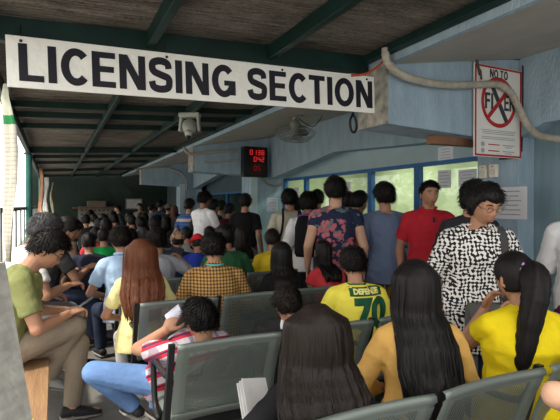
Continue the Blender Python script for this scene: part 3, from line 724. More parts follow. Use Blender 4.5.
def hair_short(style, seed, vol=1.0, fat=1.0, cards=0):
    g = Geo(); v, f = ICO4; rnd = V((seed*3.7, seed*1.3, seed*.7))
    for n in v:
        p = head_point(V((n.x, min(n.y, .9), n.z)).normalized() if n.y > .9 else n, False, fat)
        p = V((n.x*.076*fat, n.y*.098*(1.06 if n.y < 0 and n.z > 0 else 1), n.z*.118))
        if n.z < 0: p.y *= (1-.25*(-n.z)) if n.y < 0 else 1
        yy = n.y
        # hairline height as a share of the head, from back (-1) to front (+1)
        if style == 'bowl': hl = -.62+(.62+.30)*sstep(-.3, .75, yy)
        elif style == 'fringe': hl = -.68+(.68+.18)*sstep(-.1, .8, yy)
        elif style == 'bob': hl = -.66+(.66+.36)*sstep(-.1, .75, yy)+.10*n.x*sstep(.3, .8, yy)
        else: hl = -.50+(.38)*sstep(-.55, .05, yy)+.62*sstep(.1, .72, yy)
        if abs(n.x) > .5 and -.25 < yy < .25 and style == 'crop': hl += .05
        hl += .05*noise.noise(n*6+rnd)
        m = sstep(hl-.05, hl+.07, n.z)
        th = (.014+.016*sstep(-.1, .9, n.z))*vol
        if style == 'spiky': th += .010*max(0, noise.noise(n*9+rnd))*sstep(.2, .8, n.z)
        th += (.0045 if style == 'spiky' else .0015)*noise.noise(n*14+rnd)+.004*noise.noise(n*4+rnd)
        k = 1+((th*m)-.02*(1-m))/max(.05, p.length)
        g.v.append(p*k)
    g.f = list(f)
    if cards:
        rr = random.Random(seed); cr = V((.1, -.45, .88)).normalized(); base = list(g.v)
        for _ in range(cards):
            i = rr.randrange(len(v)); n = v[i]; p = base[i]
            if p.length < V((n.x*.078*fat, n.y*.1, n.z*.12)).length+.004: continue
            fl = n-cr*n.dot(cr)
            if fl.length < .1: fl = V((rr.gauss(0, 1), rr.gauss(0, 1), 0))
            fl.normalize(); fl = fl-n*fl.dot(n); d = (fl+n*rr.uniform(.0, .13)+V((rr.gauss(0, .14), rr.gauss(0, .14), rr.gauss(0, .13)))).normalized()
            sd = d.cross(n).normalized()*rr.uniform(.0008, .002); L = rr.uniform(.025, .05); k = len(g.v)
            g.v += [p-n*.004-sd, p-n*.004+sd, p+d*L*.6+sd*.6-n*.001, p+d*L-n*.004]; g.f.append((k, k+1, k+2, k+3))
    return g
def cap_geo():
    g = Geo(); v, f = ICO4; keep = {}
    for i, n in enumerate(v):
        p = V((n.x*.088, n.y*.112*(1.03 if n.y < 0 else 1), n.z*.128))
        if n.z < .02: p.z = .012+.2*n.z*.02; p.x *= 1.0; p.y *= 1.0
        if n.z < .0: p.x *= .9; p.y *= .9
        g.v.append(p)
    g.f = list(f)
    return g
def brim_geo():
    g = Geo(); R = 15
    for k in range(4):
        for i in range(R):
            a = PI*(i/(R-1)); r = k/3
            x = .082*math.cos(a); y = .075*math.sin(a)+r*.075*math.sin(a)**.6; z = .018-.012*r-.10*(x*x)/.01*.12
            g.v.append(V((x, y, z)))
    for k in range(3):
        for i in range(R-1): g.f.append((k*R+i, k*R+i+1, (k+1)*R+i+1, (k+1)*R+i))
    return g
def long_hair(rings, seed, front_open=1.05, jag=.03, n=96, groove=.045):
    # rings: (z, cy, rx, ry_back, ry_front) ; top is closed
    g = Geo(); rnd = seed*5.1; M_ = 46; zs = [r[0] for r in rings]
    def interp(t):
        for i in range(len(rings)-1):
            a, b = rings[i], rings[i+1]
            if a[0] >= t >= b[0]:
                u = (a[0]-t)/(a[0]-b[0]); u = u*u*(3-2*u) if a[0] < top-.2 else u; return [a[k]+(b[k]-a[k])*u for k in range(1, 5)]
        return list(rings[-1][1:])
    top, bot = zs[0], zs[-1]
    for k in range(M_):
        u = k/(M_-1); z = top-(top-bot)*(u**1.25)
        cy, rx, rb, rf = interp(z)
        for i in range(n):
            a = 2*PI*i/n; c, s = math.cos(a), math.sin(a)
            gr = 1+groove*noise.noise(V((c*7+rnd, s*7, z*1.2)))*min(1, u*3)+.022*noise.noise(V((c*22, s*22+rnd, z*.8)))*min(1, u*2)
            x = rx*c*gr; y = cy+(rf*s if s > 0 else rb*s*gr)
            zz = z
            if u > .55: zz += jag*noise.noise(V((c*6+rnd, s*6, 2.2)))*(u-.55)/.45*2+jag*.8*noise.noise(V((c*24+rnd, s*24, 5)))*(u-.55)/.45
            x += .012*noise.noise(V((z*7, rnd, 0)))*u
            g.v.append(V((x, y, zz)))
    g.f.append(tuple(range(n)))
    for k in range(M_-1):
        for i in range(n):
            j = (i+1) % n; g.f.append((k*n+i, k*n+j, (k+1)*n+j, (k+1)*n+i))
    g.f.append(tuple(reversed([(M_-1)*n+i for i in range(n)])))
    rr = random.Random(seed); base = list(g.v)
    for _ in range(260):
        i = rr.randrange(n); k0 = rr.randrange(4, M_-8); k1 = min(M_-1, k0+rr.randrange(8, 30)); w_ = rr.uniform(.003, .008); off = rr.uniform(.001, .006); ph = rr.uniform(0, 6); ex = rr.uniform(0, .05) if k1 == M_-1 else 0
        b0 = len(g.v); m_ = 0
        for k in range(k0, k1+1, 2):
            p = base[k*n+i]; q_ = base[k*n+(i+1) % n]; t_ = (q_-p); t_.z = 0
            if t_.length < 1e-5: continue
            t_.normalize(); o_ = V((t_.y, -t_.x, 0)); s_ = math.sin(PI*(k-k0)/(k1-k0+.01)); sh_ = t_*.004*math.sin(ph+k*.25)
            z_ = V((0, 0, -ex*((k-k0)/(k1-k0)))); ww = w_*(.25+.75*s_)
            g.v += [p+o_*off*s_+sh_-t_*ww/2+z_, p+o_*off*s_+sh_+t_*ww/2+z_]; m_ += 1
        for k in range(m_-1): g.f.append((b0+2*k, b0+2*k+1, b0+2*k+3, b0+2*k+2))
    return g
def ik(a, t, l1, l2, pole):
    a, t, pole = V(a), V(t), V(pole); d = t-a; L = min(d.length, (l1+l2)*.998); u = d.normalized(); t = a+u*L
    x = (l1*l1-l2*l2+L*L)/(2*L); h = math.sqrt(max(0, l1*l1-x*x)); p = pole-u*pole.dot(u)
    if p.length < 1e-5: p = V((0, 0, -1))
    return a+u*x+p.normalized()*h, t
def hand_geo(side, curl=.5, spread=.12, thumb=.5):
    # wrist at origin, fingers +y, palm normal -z; side -1 left, +1 right
    palm, fing = Geo(), Geo(); T = -side
    palm.loft([(V((0, -.02, 0)), V((.026, 0, 0)), V((0, 0, .019))), (V((0, .01, 0)), V((.029, 0, 0)), V((0, 0, .017))), (V((T*.002, .05, 0)), V((.039, 0, 0)), V((0, 0, .0155))), (V((0, .085, 0)), V((.040, 0, 0)), V((0, 0, .013))), (V((0, .094, -.002)), V((.034, 0, 0)), V((0, 0, .009)))])
    for k, (x, L, r) in enumerate(((.030, .074, .0088), (.0105, .082, .009), (-.0095, .076, .0086), (-.0285, .058, .0076))):
        p = V((T*x, .082, 0)); ang = 0; yaw = T*x*spread*30*.12
        pts = [p.copy()]; rs = [r]
        for s_, l in enumerate((.46, .30, .24)):
            ang += curl*(.75, 1.0, .7)[s_]*(1+.08*k)
            d = V((math.sin(yaw), math.cos(yaw)*math.cos(ang), -math.sin(ang)))
            p = p+d*L*l; pts.append(p.copy()); rs.append(r*(1-.1*(s_+1)))
        for q in range(3): fing.cap(pts[q], pts[q+1], rs[q], rs[q+1])
    p = V((T*.026, .018, -.004)); d1 = V((T*.78, .60, -.25*thumb-.1)).normalized(); q = p+d1*.042
    d2 = V((T*(.55-.5*thumb), .85, -.5*thumb)).normalized(); r_ = q+d2*.034; d3 = V((T*(.3-.55*thumb), .9, -.6*thumb)).normalized(); e = r_+d3*.026
    fing.cap(p, q, .015, .011); fing.cap(q, r_, .011, .0098); fing.cap(r_, e, .0098, .008)
    return palm, fing
def frame(y, z):                    # columns x, y, z with y along fingers and z the back of the hand
    y = V(y).normalized(); z = V(z); z = (z-y*z.dot(y)).normalized(); x = y.cross(z)
    return Matrix(((x.x, y.x, z.x), (x.y, y.y, z.y), (x.z, y.z, z.z))).to_4x4()
PEOPLE = []
def hzpy(p): return YH-(p.z-CH)*F/(p.x*SA+p.y*CA)
def person(label, loc, face=0, pose='sit', fem=False, sc=1.0, seat=.43, lean=4, roll=0, hp=5, hy=0, sk='mid', hair=('crop', 'b'), shirt=None, sleeve='short', hem=.10,
           pants=None, shortp=False, shoes=(.02, .02, .022), arms=None, legs=None, vox=.010, fat=1.0, facefx=False, group=None, curl=(.6, .6), hands=None, top=None, collar=False, thumb=.5, neckpitch=None, head=None, _it=0):
    """origin on the floor under the pelvis, facing local +y"""
    x0, y0 = loc
    sit = pose == 'sit'
    kw_ = {k_: v_ for k_, v_ in locals().items() if k_ not in ('loc', 'sc', '_it', 'x0', 'y0', 'sit')}
    hz_ = (seat/sc+.105) if sit else .90
    sh = (.155 if fem else .178)*(.5+.5*fat); X = V((1, 0, 0))
    ln, rl = math.radians(lean), math.radians(roll)
    def updir(t):
        a = ln*(.55+1.0*t/.5*.9); return V((math.sin(rl), math.sin(a)*math.cos(rl), math.cos(a)*math.cos(rl)))
    P = V((0, 0, hz_)); sp = [(0, P.copy())]; p = P.copy()
    for i in range(26): p = p+updir(i*.02)*.02; sp.append(((i+1)*.02, p.copy()))
    def spine(t):
        if t < 0: return P+updir(0)*t
        for i in range(len(sp)-1):
            if sp[i][0] <= t <= sp[i+1][0]: return sp[i][1].lerp(sp[i+1][1], (t-sp[i][0])/.02)
        return sp[-1][1]
    XR = V((math.cos(rl), 0, -math.sin(rl)))
    prof = [(-.06, .13, .10), (.0, .165, .118), (.06, .168, .118), (.14, .152, .108), (.22, .148, .105), (.32, .165, .115), (.40, .168, .112), (.455, .150, .092), (.49, .10, .07), (.51, .065, .058)]
    if fem: prof = [(-.06, .14, .105), (.0, .178, .122), (.06, .172, .116), (.14, .142, .102), (.22, .132, .098), (.32, .15, .118), (.40, .15, .105), (.455, .132, .084), (.49, .085, .062), (.51, .056, .052)]
    def torso(g, inf, lo, hi, fl=fat, drop=0, flare=0):
        secs = []
        for t, rx, ry in prof:
            if t < lo-.001 or t > hi+.001: continue
            c = spine(t); u = updir(max(0, t)); ay = u.cross(XR).normalized(); k = 1+(fl-1)*(1 if t < .35 else .6)
            secs.append((c, XR*(rx*k+inf+(flare if t < .1 else 0)), ay*(ry*k+inf+(flare if t < .1 else 0))))
        if drop:
            c, ax, ay = secs[0]; secs.insert(0, (c-updir(0)*drop, ax*1.03, ay*1.05))
        g.loft(secs)
    # joints
    shp = spine(.425); sj = {s: shp+XR*(s*(sh-.008)) for s in (-1, 1)}
    hj = {s: P+V((s*.088, 0, -.02)) for s in (-1, 1)}
    arms = arms or {}; J = {}
    UA, FA, TH, CF_ = .285, .25, .42, .41
    for s in (-1, 1):
        a = arms.get(s)
        if a is None:
            if sit: a = (V((s*.13, .27, hz_+.10)), V((s*.8, -.5, -.4)), V((-s*.3, 1, -.1)), V((0, 0, 1)))
            else: a = (V((s*(sh+.07), .05, hz_-.06)), V((s*.3, -1, 0)), V((0, .15, -1)), V((s*1, .2, 0)))
        w, pole, fd, bk = [V(q) for q in a]
        el, w = ik(sj[s], w, UA, FA, pole); J[s] = (sj[s], el, w, fd, bk)
    K = {}
    for s in (-1, 1):
        l = (legs or {}).get(s)
        if l is None:
            if sit: l = (V((s*.11, .43, .085)), V((s*.15, .7, .9)))
            else: l = (V((s*.10, -.01, .085)), V((s*.1, 1, 0)))
        kn, an = ik(hj[s], l[0], TH, CF_, l[1]); K[s] = (hj[s], kn, an)
    # head
    nb = spine(.50); na = math.radians(neckpitch if neckpitch is not None else lean*.9+hp*.35); nd = V((math.sin(rl)*.6, math.sin(na), math.cos(na)))
    hc = nb+nd*.066; MH = Matrix.Rotation(math.radians(hy), 3, 'Z') @ Matrix.Rotation(rl*.5, 3, 'Y') @ Matrix.Rotation(-math.radians(hp), 3, 'X')
    hc = hc+MH @ V((0, .022, .085)); MH4 = Matrix.Translation(hc) @ MH.to_4x4()
    if head and _it < 4:           # settle the stature and the spot so that the head stands where the photo shows it
        fr = math.radians(face); wx = x0+sc*(hc.x*math.cos(fr)-hc.y*math.sin(fr)); wy = y0+sc*(hc.x*math.sin(fr)+hc.y*math.cos(fr)); d = wx*SA+wy*CA
        tz = max(v.z for v in (hc+MH @ V((0, q_, .116+.03-abs(q_)*.35)) for q_ in (-.08, -.04, 0, .04)))
        zt = hz(head[1], d); ns_ = (zt-seat)/(tz-seat/sc) if sit else zt/tz
        ns_ = min(1.12, max(.84, ns_)); wx2 = onY(head[0], wy)
        return person(loc=(x0+wx2-wx, y0), sc=ns_, _it=_it+1, **kw_)
    # body
    g = Geo(); torso(g, 0, -.06, .52)
    g.cap(spine(.47), hc+MH @ V((0, -.015, -.06)), .058 if not fem else .049, .054 if not fem else .046)
    for s in (-1, 1):
        a, e, w, fd, bk = J[s]; m = (.86 if fem else 1)*(.6+.4*fat)
        g.cap(a, e, .054*m, .040*m); g.cap(e, w, .042*m, .026*m); g.ell(a, (.06*m, 0, 0), (0, .056*m, 0), (0, 0, .06*m))
        g.cap(spine(.475), a+V((0, 0, .006)), .056, .05*m)
        h, k, an = K[s]; g.cap(h, k, .088*m, .056*m); g.cap(k, an, .054*m, .036*m)
        u = (k-an).normalized(); fw = V((s*.15, 1, 0)).normalized()
        fw = (fw-u*fw.dot(u)*.6).normalized(); g.cap(an+V((0, 0, -.03)), an+fw*.15+V((0, 0, -.045)), .036, .03, sq=.8)
    fine = vox < .0065
    hg = head_geo(fem, 1+(fat-1)*.25); g2 = Geo(); g2.add(hg, MH4)
    extra = Geo()
    (g if fine else extra).add(g2); 
    if not fine: pass
    for s in (-1, 1):
        a, e, w, fd, bk = J[s]; palm, fing = hand_geo(s, curl[0 if s < 0 else 1], thumb=thumb)
        M = Matrix.Translation(w) @ frame(fd, bk) @ Matrix.Scale(.92 if fem else 1, 4)
        g.add(palm, M); (g if fine else extra).add(fing, M)
    body = remesh(g, vox, 1 if fine else 2, extra)
    o = obj('person', body, skin(sk)); o.location = (x0, y0, 0); o.rotation_euler = (0, 0, math.radians(face)); o.scale = (sc,)*3
    tag(o, label, 'person', group)
    vc = max(.008, vox)
    # shirt
    sg = Geo(); inf = .016
    tuck = -.0
    torso(sg, inf, tuck, .495, drop=hem, flare=.006)
    sg.cap(spine(.485), spine(.505), .082 if not fem else .075, .07 if not fem else .064, True, True, up=(1, 0, 0))
    for s in (-1, 1):
        a, e, w, fd, bk = J[s]; m = .88 if fem else 1
        if sleeve != 'none': sg.cap(spine(.468), a+V((0, 0, .006)), .066, .062*m)
        if sleeve == 'short':
            en = a.lerp(e, .68); sg.cap(a, en, .066*m, .066*m, False, True)
        elif sleeve == 'long':
            sg.cap(a, e, .066*m, .055*m); sg.cap(e, e.lerp(w, .93), .055*m, .042*m, False, True)
        elif sleeve == 'elbow':
            sg.cap(a, e, .067*m, .066*m, False, True)
        elif sleeve == 'none': sg.cap(a.lerp(shp, .35), a.lerp(shp, .05), .055, .05, True, True)
        elif sleeve == 'cap': sg.cap(a, a.lerp(e, .35), .066*m, .064*m, False, True)
    sm_ = remesh(sg, vc, 2)
    if vox < .0105:
        sd_ = len(PEOPLE)*2.3
        nv_ = len(sm_.vertices); cs_ = [0.0]*(3*nv_); ns2 = [0.0]*(3*nv_); sm_.vertices.foreach_get('co', cs_); sm_.vertex_normals.foreach_get('vector', ns2)
        for q_ in range(nv_):
            c_ = V(cs_[3*q_:3*q_+3]); n_ = V(ns2[3*q_:3*q_+3]); f1 = abs(noise.noise(V((c_.x*7+sd_, c_.y*7, c_.z*11+c_.x*5)))); f2 = noise.noise(V((c_.x*16, c_.y*16+sd_, c_.z*20)))
            cs_[3*q_:3*q_+3] = c_+n_*(.014*(.35-f1)+.004*f2)*.8
        sm_.vertices.foreach_set('co', cs_); sm_.update()
    so_ = obj('shirt', sm_, shirt, o)
    # trousers
    pg = Geo(); torso(pg, .010, -.06, .14)
    for s in (-1, 1):
        h, k, an = K[s]; m = (.9 if fem else 1)*(.6+.4*fat)
        if shortp: pg.cap(h, h.lerp(k, .9), .104*m, .088*m, False, True)
        else: pg.cap(h, k, .100*m, .074*m); pg.cap(k, k.lerp(an, .96), .073*m, .056*m, False, True)
    obj('shorts' if shortp else 'trousers', remesh(pg, vc, 2), pants or cloth('dark_jeans', (.03, .04, .07)), o)
    for s in (-1, 1):
        h, k, an = K[s]; u = (k-an).normalized(); fw = V((s*.12, 1, 0)).normalized(); fw = (fw-u*fw.dot(u)*.75).normalized(); upv = fw.cross(V((1, 0, 0))).normalized()
        if upv.z < 0: upv = -upv
        xr = fw.cross(upv).normalized(); b = an-upv*.052
        q = Geo(); q.loft([(b-fw*.07+upv*.03, xr*.026, upv*.022), (b-fw*.06+upv*.03, xr*.036, upv*.034), (b+fw*.0+upv*.036, xr*.041, upv*.042), (b+fw*.07+upv*.024, xr*.046, upv*.032), (b+fw*.13+upv*.014, xr*.046, upv*.022), (b+fw*.175+upv*.008, xr*.034, upv*.014), (b+fw*.188+upv*.006, xr*.016, upv*.008)])
        sc_ = shoes[s] if isinstance(shoes, dict) else shoes; shm = mat('shoe_%d' % int(sum(sc_)*1000), sc_, .6, .1)
        so2 = obj('shoe', q, shm, o, smooth=True)
        if vox < .011:
            q2 = Geo(); q2.loft([(b-fw*.068-upv*.006, xr*.034, upv*.008), (b-upv*.006, xr*.043, upv*.008), (b+fw*.08-upv*.006, xr*.050, upv*.008), (b+fw*.17-upv*.006, xr*.036, upv*.008), (b+fw*.192-upv*.006, xr*.016, upv*.007)]); obj('sole', q2, mat('sole', (.25, .24, .22), .7), so2, smooth=True)
    # hair
    hm = {'b': HB, 'd': HD, 'r': HR, 'g': HG}
    kind = hair[0]; seed = (len(PEOPLE)*1.37) % 50+.3
    if kind in ('crop', 'bowl', 'spiky', 'fringe', 'bob'):
        q = Geo(); q.add(hair_short(kind, seed, hair[2] if len(hair) > 2 else 1, 1+(fat-1)*.25, (1200 if kind == 'bob' else 3600) if vox < .0095 else 700), MH4); obj('hair', q, hm[hair[1]](), o, smooth=True)
    elif kind == 'cap':
        q = Geo(); q.add(hair_short('crop', seed, .2), MH4); obj('hair', q, HB(), o, smooth=True)
        tl = Matrix.Rotation(math.radians(hair[2] if len(hair) > 2 else 0), 4, 'X') @ Matrix.Diagonal((1.14, 1.1, 1.08, 1))
        q = Geo(); q.add(cap_geo(), MH4 @ tl); cp = obj('cap', q, hair[1], o, smooth=True)
        q = Geo(); q.add(brim_geo(), MH4 @ tl @ Matrix.Translation((0, .035, 0))); bb = obj('brim', q, hair[1], cp, smooth=True); so3 = bb.modifiers.new('s', 'SOLIDIFY'); so3.thickness = .004
        q = Geo(); q.ell(MH4 @ tl @ V((0, 0, .13)), (.008, 0, 0), (0, .008, 0), (0, 0, .004)); obj('button', q, hair[1], cp, smooth=True)
    elif kind == 'long':
        L = hair[2]; wd = hair[3] if len(hair) > 3 else 1.0
        hb = hc.y; back = lambda dz: min(hb-.02, min(spine(t).y-(.125 if not fem else .112)-.018 for t in (.25, .34, .42) if True) if dz > .2 else hb-.03)
        rings = []
        for dz, rx, rb, rf in ((.142, .012, .014, .012), (.134, .045, .055, .045), (.11, .072, .09, .072), (.07, .092, .114, .088), (.045, .097, .119, .082), (.01, .100, .122, .05), (-.04, .102, .124, .015), (-.10, .104, .118, -.012)):
            rings.append((hc.z+dz, hb-.0, rx*wd if dz < .1 else rx, rb, rf))
        zb = hc.z-.10; n_ = 6
        for i in range(1, n_+1):
            u = i/n_; z = zb-(L-.22)*u if L > .25 else zb-.02*i
            tt = max(0, min(.5, (z-hz_)/max(.2, spine(.5).z-hz_)*.5)); yb = spine(tt).y-(.125 if fem else .13)*fat-.026
            k = sstep(0, .7, u); bk_ = (hb-.118)*(1-k)+(yb-.03)*k; bk_ = min(bk_, yb+max(0, z-spine(.44).z)*1.1); th_ = .155*(1-k)+.075*k
            tap = 1-.22*max(0, u-.5)*2
            rings.append((z, bk_+th_/2, (.104+.022*math.sin(u*2.2))*wd*tap, th_/2, th_/2))
        o2 = obj('hair', long_hair(rings, seed, jag=hair[4] if len(hair) > 4 else .03), hm[hair[1]](), o, smooth=True)
    elif kind == 'pony':
        q = Geo(); q.add(hair_short('bowl', seed, .75), MH4); obj('hair', q, hm[hair[1]](), o, smooth=True)
        a = hc+MH @ V((0, -.108, .035)); side = hair[3] if len(hair) > 3 else 0
        path = smooth_path([a+V((0, .03, 0)), a+V((side*.05, -.035, -.01)), a+V((side*.25, -.075, -.09)), a+V((side*.5, -.085, -.2)), a+V((side*.8, -.08, -hair[2]*.8)), a+V((side, -.075, -hair[2]))], 8)
        m_ = len(path); q = Geo(); q.tube(path, [(.030+.030*math.sin(PI*min(1, i/m_*1.05)**.7))*(1+.1*noise.noise(V((i*.7, seed, 0)))) if i < m_-4 else .026*(m_-i)/4+.004 for i in range(m_)], 28)
        for k, v in enumerate(q.v):
            i = k//28; j = k % 28; c_ = path[min(i, m_-1)]; v += (v-c_)*(.28*noise.noise(V((math.cos(j*PI/14)*3, math.sin(j*PI/14)*3, i*.05+seed)))); q.v[k] = v
        pt = obj('ponytail', q, hm[hair[1]](), o, smooth=True)
        q = Geo(); d = (path[5]-path[2]).normalized(); ax = d.cross(V((1, 0, 0))).normalized(); bx_ = d.cross(ax)
        q.tube([path[4]+(ax*math.cos(i*PI/12)+bx_*math.sin(i*PI/12))*.036 for i in range(24)], [.012+.003*math.sin(i*2.3) for i in range(24)], 8, True); obj('hair_tie', q, mat('lilac_scrunchie', (.5, .3, .6), .8), pt, smooth=True)
    # face details
    if facefx:
        for s in (-1, 1):
            e = MH4 @ V((s*.031, .0745, .008)); q = Geo(); q.ell(e, MH @ V((.0125, 0, 0)), MH @ V((0, .0085, 0)), MH @ V((0, 0, .0052 if facefx != 'down' else .0035))); ey = obj('eye', q, mat('eye_white', (.42, .38, .34), .4), o, smooth=True)
            q = Geo(); q.ell(e+MH @ V((0, .0042, 0)), MH @ V((.0058, 0, 0)), MH @ V((0, .0056, 0)), MH @ V((0, 0, .0058))); obj('iris', q, mat('iris', (.02, .012, .008), .2), ey, smooth=True)
            q = Geo(); q.tube([MH4 @ V((s*xx, yy, zz)) for xx, yy, zz in ((.013, .0905, .028), (.025, .0885, .0325), (.038, .0815, .032), (.048, .073, .026))], [.003, .0042, .004, .002], 6); obj('eyebrow', q, HB(), o, smooth=True)
        q = Geo(); q.ell(MH4 @ V((0, .0895, -.0595)), MH @ V((.021, -.003, 0)), MH @ V((0, .006, 0)), MH @ V((0, 0, .0045))); q.ell(MH4 @ V((0, .0885, -.069)), MH @ V((.018, -.003, 0)), MH @ V((0, .006, 0)), MH @ V((0, 0, .005))); obj('lips', q, mat('lips', (.30, .11, .09), .5), o, smooth=True)
    if collar:
        q = Geo(); c = spine(.505); u = updir(.5); ay = u.cross(XR).normalized()
        for k in range(2):
            q2 = [c+u*(.03-.005*k)+XR*.068*math.cos(i*PI/12)+ay*.066*math.sin(i*PI/12)-u*(.025 if math.sin(i*PI/12) > .5 else 0) for i in range(24)]
        q.tube(q2, .013, 8, True); obj('collar', q, shirt if collar is True else collar, o, smooth=True)
    R = dict(o=o, J=J, K=K, hc=hc, MH4=MH4, spine=spine, shirt=so_, updir=updir, sc=sc, MW=Matrix.Translation((x0, y0, 0)) @ Matrix.Rotation(math.radians(face), 4, 'Z') @ Matrix.Scale(sc, 4), hz=hz_)
    PEOPLE.append(R)
    return R
def on_back(R, s, size, z, m, nm, off=.01, xs=1, x=0, lift=.004):
    sh_ = R['shirt']; bv = BVHTree.FromPolygons([v.co for v in sh_.data.vertices], [p.vertices for p in sh_.data.polygons])
    if isinstance(s, str): me = text_mesh(s, size, off, 0, 4, xs)
    else:
        q = Geo(); w_, h_ = s
        for j in range(7):
            for i in range(25): q.v.append(V(((i/24-.5)*w_, (j/6-.5)*h_, 0)))
        for j in range(6):
            for i in range(24): q.f.append((j*25+i, j*25+i+1, (j+1)*25+i+1, (j+1)*25+i))
        me = mesh_of(q)
    for v in me.vertices:
        px, pz = v.co.x+x, v.co.y+z
        h = bv.ray_cast(V((px, -2, pz)), V((0, 1, 0)))[0]
        v.co = V((px, (h.y if h else -.13)-lift, pz))
    return obj(nm, me, m, sh_)
def glasses(R, m=None):
    q = Geo(); M = R['MH4']
    for s in (-1, 1):
        q.tube([M @ V((s*.032+.021*math.cos(i*PI/9), .097, .006+.015*math.sin(i*PI/9))) for i in range(18)], .0018, 5, True)
        q.tube([M @ V((s*.053, .097, .01)), M @ V((s*.074, .08, .012)), M @ V((s*.078, -.01, .012))], .0018, 5)
    q.tube([M @ V((-.011, .098, .008)), M @ V((0, .1, .011)), M @ V((.011, .098, .008))], .0018, 5)
    obj('eyeglasses', q, m or BLACK, R['o'])
def lt(c): return cloth('c%02d%02d%02d' % tuple(int(x*99) for x in c), c)
DJ = cloth('dark_jeans', (.03, .04, .07)); JEANS = cloth('blue_jeans', (.13, .23, .45), .25); KHAKI = cloth('khaki_trousers', (.25, .205, .155))
BLK = cloth('black', (.012, .012, .014)); MUST = cloth('mustard_trousers', (.38, .24, .05))
def AP(*a): return a
# --- man in olive on the plank bench
R = person('man in olive t-shirt and glasses on the plank bench bent over his phone', (-.10, 3.42), -90, head=(47, 228), lean=15, hp=38, seat=.45, sk='mid', hair=('crop', 'b', .95), shirt=cloth('olive', (.20, .215, .085)), pants=KHAKI,
    arms={1: (V((.06, .36, .72)), V((.9, -.6, -.6)), V((-.45, 1, .25)), V((.2, -.3, 1))), -1: (V((-.10, .35, .71)), V((-.9, -.5, -.6)), V((.5, 1, .25)), V((-.2, -.3, 1)))},
    legs={-1: (V((-.02, .38, .085)), V((-.1, .7, .9))), 1: (V((-.13, .24, .27)), V((.35, .5, 1)))}, shoes={-1: (.02, .02, .022), 1: (.3, .3, .3)}, vox=.0055, facefx='down', curl=(.75, .75), sc=1.04, thumb=.9, hem=.06, neckpitch=38)
glasses(R)
M = R['MW']; a = M @ R['J'][1][2]; b = M @ R['J'][-1][2]
t = tag(empty('smartphone', (a+b)/2+V((.11, .0, .05)), -PI/2), 'smartphone held by the man in olive', 'phone'); t.rotation_euler = (math.radians(35), 0, -PI/2)
g = Geo(); g.box((0, 0, 0), (.068, .13, .009)); obj('phone_body', g, BLACK, t, bevel=.003); g = Geo(); g.box((0, 0, .005), (.06, .112, .001)); obj('screen', g, mat('phone_screen', (.1, .13, .16), .1), t)
# --- next along the plank bench
R = person('grey-haired man in white shirt on the plank bench behind the olive shirt', (-.16, 4.28), -80, head=(44, 213), lean=14, hp=30, seat=.48, hair=('crop', 'g', 1.15), shirt=cloth('white', (.72, .72, .72)), pants=cloth('grey_shorts', (.2, .2, .21)), vox=.009,
    arms={1: (V((.1, .36, .74)), V((.9, -.6, -.6)), V((-.3, 1, .1)), V((.2, 0, 1)))}, sleeve='short', sc=1.07)
R = person('man in dark shirt with a phone farther along the plank bench', (-.14, 5.15), -75, head=(67, 216), lean=16, hp=30, seat=.46, hair=('crop', 'b'), shirt=cloth('charcoal', (.03, .03, .033)), vox=.010,
    arms={1: (V((.06, .4, .76)), V((.9, -.6, -.6)), V((-.2, 1, .5)), V((.3, -.5, 1))), -1: (V((-.06, .4, .76)), V((-.9, -.6, -.6)), V((.2, 1, .5)), V((-.3, -.5, 1)))}, sc=1.03)
a = R['MW'] @ ((R['J'][1][2]+R['J'][-1][2])/2); t = tag(empty('smartphone', a+V((.1, 0, .03)), -PI/2), 'pale smartphone held by the man in dark shirt on the plank bench', 'phone')
g = Geo(); g.box((0, 0, 0), (.07, .13, .009)); obj('phone_body', g, mat('phone_blue', (.35, .45, .6), .3), t); g = Geo(); g.box((0, 0, .005), (.062, .115, .001)); obj('screen', g, mat('phone_screen'+'2', (.5, .6, .7), .2), t)
person('man in brown shirt far along the plank bench', (-.12, 6.2), -70, head=(74, 220), lean=10, hp=20, seat=.46, hair=('crop', 'b'), shirt=cloth('brown', (.08, .05, .04)), vox=.012, sc=1.02)
person('person in grey at the far end of the plank bench', (-.10, 7.1), -70, head=(66, 219), lean=8, hp=15, seat=.46, hair=('crop', 'b'), shirt=cloth('midgrey', (.08, .08, .09)), vox=.012, sc=1.02)
# --- row at the front bench
R = person('woman in black with straight shoulder-length hair in the lower middle', (.78, 1.38), -16, head=(317, 303), fem=True, lean=3, hp=12, seat=.36, sc=.98, hair=('long', 'd', .44, 1.5, .02), shirt=BLK, sleeve='elbow', vox=.008,
    arms={-1: (V((-.22, .24, .70)), V((-.9, -.4, -.6)), V((.3, 1, .2)), V((-.2, 0, 1)))}, curl=(.7, .6))
a = R['MW'] @ R['J'][-1][2]
t = tag(empty('paper_sheets', a+V((.02, .11, .04)), .5), 'folded white paper sheets held by the woman in black', 'paper'); t.rotation_euler = (math.radians(62), .25, .4)
for k in range(3): g = Geo(); g.box((k*.012, k*.008, .004*k), (.15, .21, .002)); obj('paper_sheet', g, mat('white_paper', (.8, .8, .8), .8), t)
person('woman in mustard blouse with very long straight black hair', (1.33, 1.46), -22, head=(416, 258), fem=True, lean=5, hp=6, sc=1.06, hair=('long', 'b', .66, 1.16, .06), shirt=cloth('mustard_blouse', (.62, .36, .10)), sleeve='long', vox=.008, fat=1.12)
R = person('woman in bright yellow top with black ponytail and lilac hair tie', (1.98, 1.40), -20, head=(516, 250), fem=True, lean=1, hp=12, hy=8, arms={-1: (V((-.085, .19, 1.03)), V((-.5, .3, -1)), V((.35, -.25, 1)), V((-.5, 1, .1)))}, sc=1.05, hair=('pony', 'b', .46, -.10), shirt=cloth('bright_yellow', (.80, .62, .015)), sleeve='cap', vox=.007, fat=1.25)
